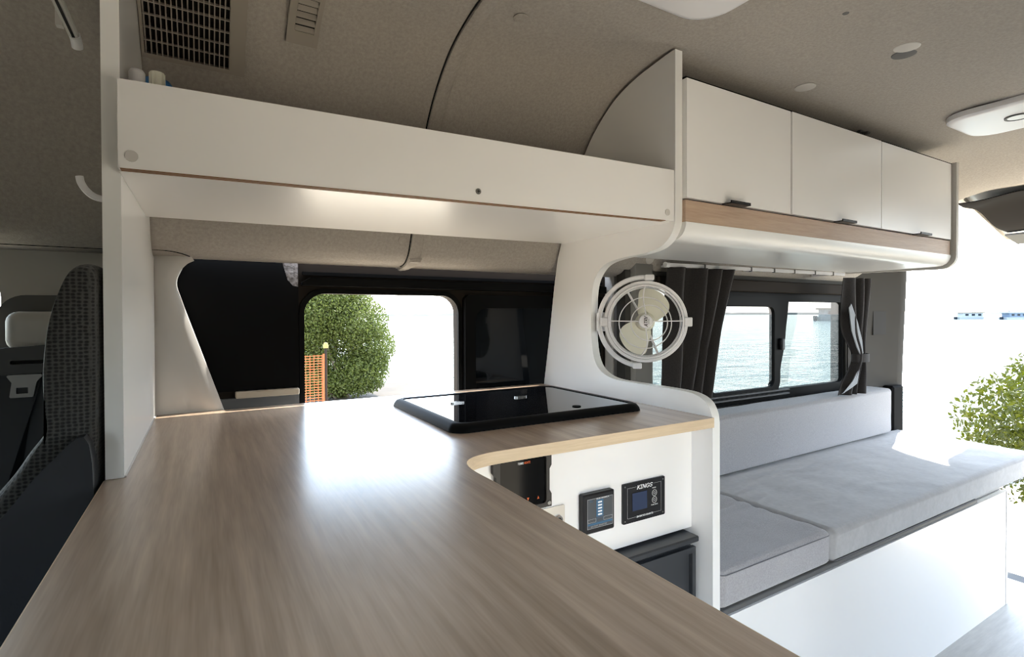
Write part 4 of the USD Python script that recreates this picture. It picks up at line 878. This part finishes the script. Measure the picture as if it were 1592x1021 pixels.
# orange safety netting
nf = thing('safety_fence', 'orange plastic safety netting on a dark post in front of the tree', 'fence', at(9.5, -0.55, 9.3))
p1 = np.array(at(10.75, 0, 9.4))[:2]; p0_ = p1 - np.array([0.985, 0.10]) * 2.2
ux = (p1 - p0_) / np.linalg.norm(p1 - p0_); nx_ = np.array([-ux[1], ux[0]])
def obox(s0, s1, z0, z1, t=0.006):
    b = bx(s0, s1, -t / 2, t / 2, z0, z1); v = b.vertices.copy(); b.vertices = np.column_stack([p0_[0] + ux[0] * v[:, 0] + nx_[0] * v[:, 1], p0_[1] + ux[1] * v[:, 0] + nx_[1] * v[:, 1], v[:, 2]]); return b
net = []
for i in range(22):
    z_ = -0.50 + 0.044 * i; net.append(obox(0.0, 2.2, z_, z_ + 0.011))
for i in range(34):
    s_ = 0.066 * i; net.append(obox(s_, s_ + 0.008, -0.50, 0.445, 0.005))
part(nf, 'netting', cat_(net), ORANGE, smooth=False, kind='stuff')
part(nf, 'post', cyl((p1[0], p1[1], -0.08), 0.022, 1.28), POST)
part(nf, 'post_cap', lathe([(0, 0), (0.04, 0), (0.045, 0.04), (0.03, 0.09), (0, 0.10)], (p1[0], p1[1], 0.555)), YELLOW)
part(nf, 'edge_strip', obox(2.13, 2.20, -0.5, 0.46, 0.012), ORANGE)

# houseboats and far shore
def boat(az, d, L, hgt, label, blue, facing):
    c = np.array(at(az, -1.05, d)); o = thing('houseboat', label, 'boat', c, 'moored houseboats')
    a = math.radians(facing); R = np.array([[math.cos(a), -math.sin(a), 0], [math.sin(a), math.cos(a), 0], [0, 0, 1]])
    def pl(m): m = m.copy(); m.vertices = m.vertices @ R.T + c; return m
    w = L * 0.30
    part(o, 'hull', pl(loft([[(-L / 2 * s, -w / 2 * q_, z), (L / 2 * s * 0.92, -w / 2 * q_, z), (L / 2 * s, 0, z), (L / 2 * s * 0.92, w / 2 * q_, z), (-L / 2 * s, w / 2 * q_, z)] for s, q_, z in ((0.94, 0.9, -0.2), (1.0, 1.0, hgt * 0.28))])), BOAT_W)
    part(o, 'cabin', pl(bx(-L * 0.36, L * 0.42, -w * 0.42, w * 0.42, hgt * 0.28, hgt * 0.80)), BOAT_B if blue else BOAT_W)
    part(o, 'roof', pl(bx(-L * 0.42, L * 0.47, -w * 0.5, w * 0.5, hgt * 0.80, hgt * 0.90)), BOAT_W if blue else BOAT_T)
    for sgn in (-1, 1):
        for k_ in range(3):
            x_ = -L * 0.26 + k_ * L * 0.25
            part(o, 'cabin_window', pl(bx(x_, x_ + L * 0.12, sgn * w * 0.42 - 0.04, sgn * w * 0.42 + 0.04, hgt * 0.46, hgt * 0.70)), BOAT_G)
    part(o, 'mast', pl(tube([(-L * 0.2, 0, hgt * 0.88), (-L * 0.2, 0, hgt * 1.15)], 0.06, 6)), BOAT_G)
    part(o, 'outboard', pl(bx(-L * 0.58, -L * 0.5, -0.3, 0.3, -0.1, hgt * 0.35)), BOAT_G)
    return o
boat(62.05, 200, 12.0, 4.6, 'grey-blue houseboat with a tan roof seen through the rear side window', False, -25)
boat(71.60, 260, 9.6, 3.0, 'white houseboat far off in the open rear doorway', False, -30)
boat(74.25, 260, 10.0, 2.9, 'white and blue houseboat at the edge of the rear doorway', True, -20)
def shore(name, label, a0, a1, d, hgt, seed):
    az = np.linspace(a0, a1, 60); hh = hgt * (0.35 + meshkit.fbm(np.stack([az * 0.9, 0 * az, 0 * az], 1), 4, seed)) * np.sin(np.linspace(0, math.pi, 60)) ** 0.3
    secs = []
    for a, h_ in zip(az, hh):
        s_, c_ = math.sin(math.radians(a)), math.cos(math.radians(a))
        secs.append([(s_ * d, c_ * d, -1.2), (s_ * (d + 80), c_ * (d + 80), h_), (s_ * (d + 500), c_ * (d + 500), h_ * 0.8), (s_ * (d + 600), c_ * (d + 600), -1.2)])
    tag(part(None, name, loft(secs), SHORE, smooth=60), label, 'shoreline', kind='structure')
shore('shoreline', 'low wooded shore on the horizon, tinted for haze', 8, 66, 3200, 17, 2)
shore('shoreline', 'low haze-tinted point of land between the moored houseboats', 71.5, 80, 2600, 16, 7)
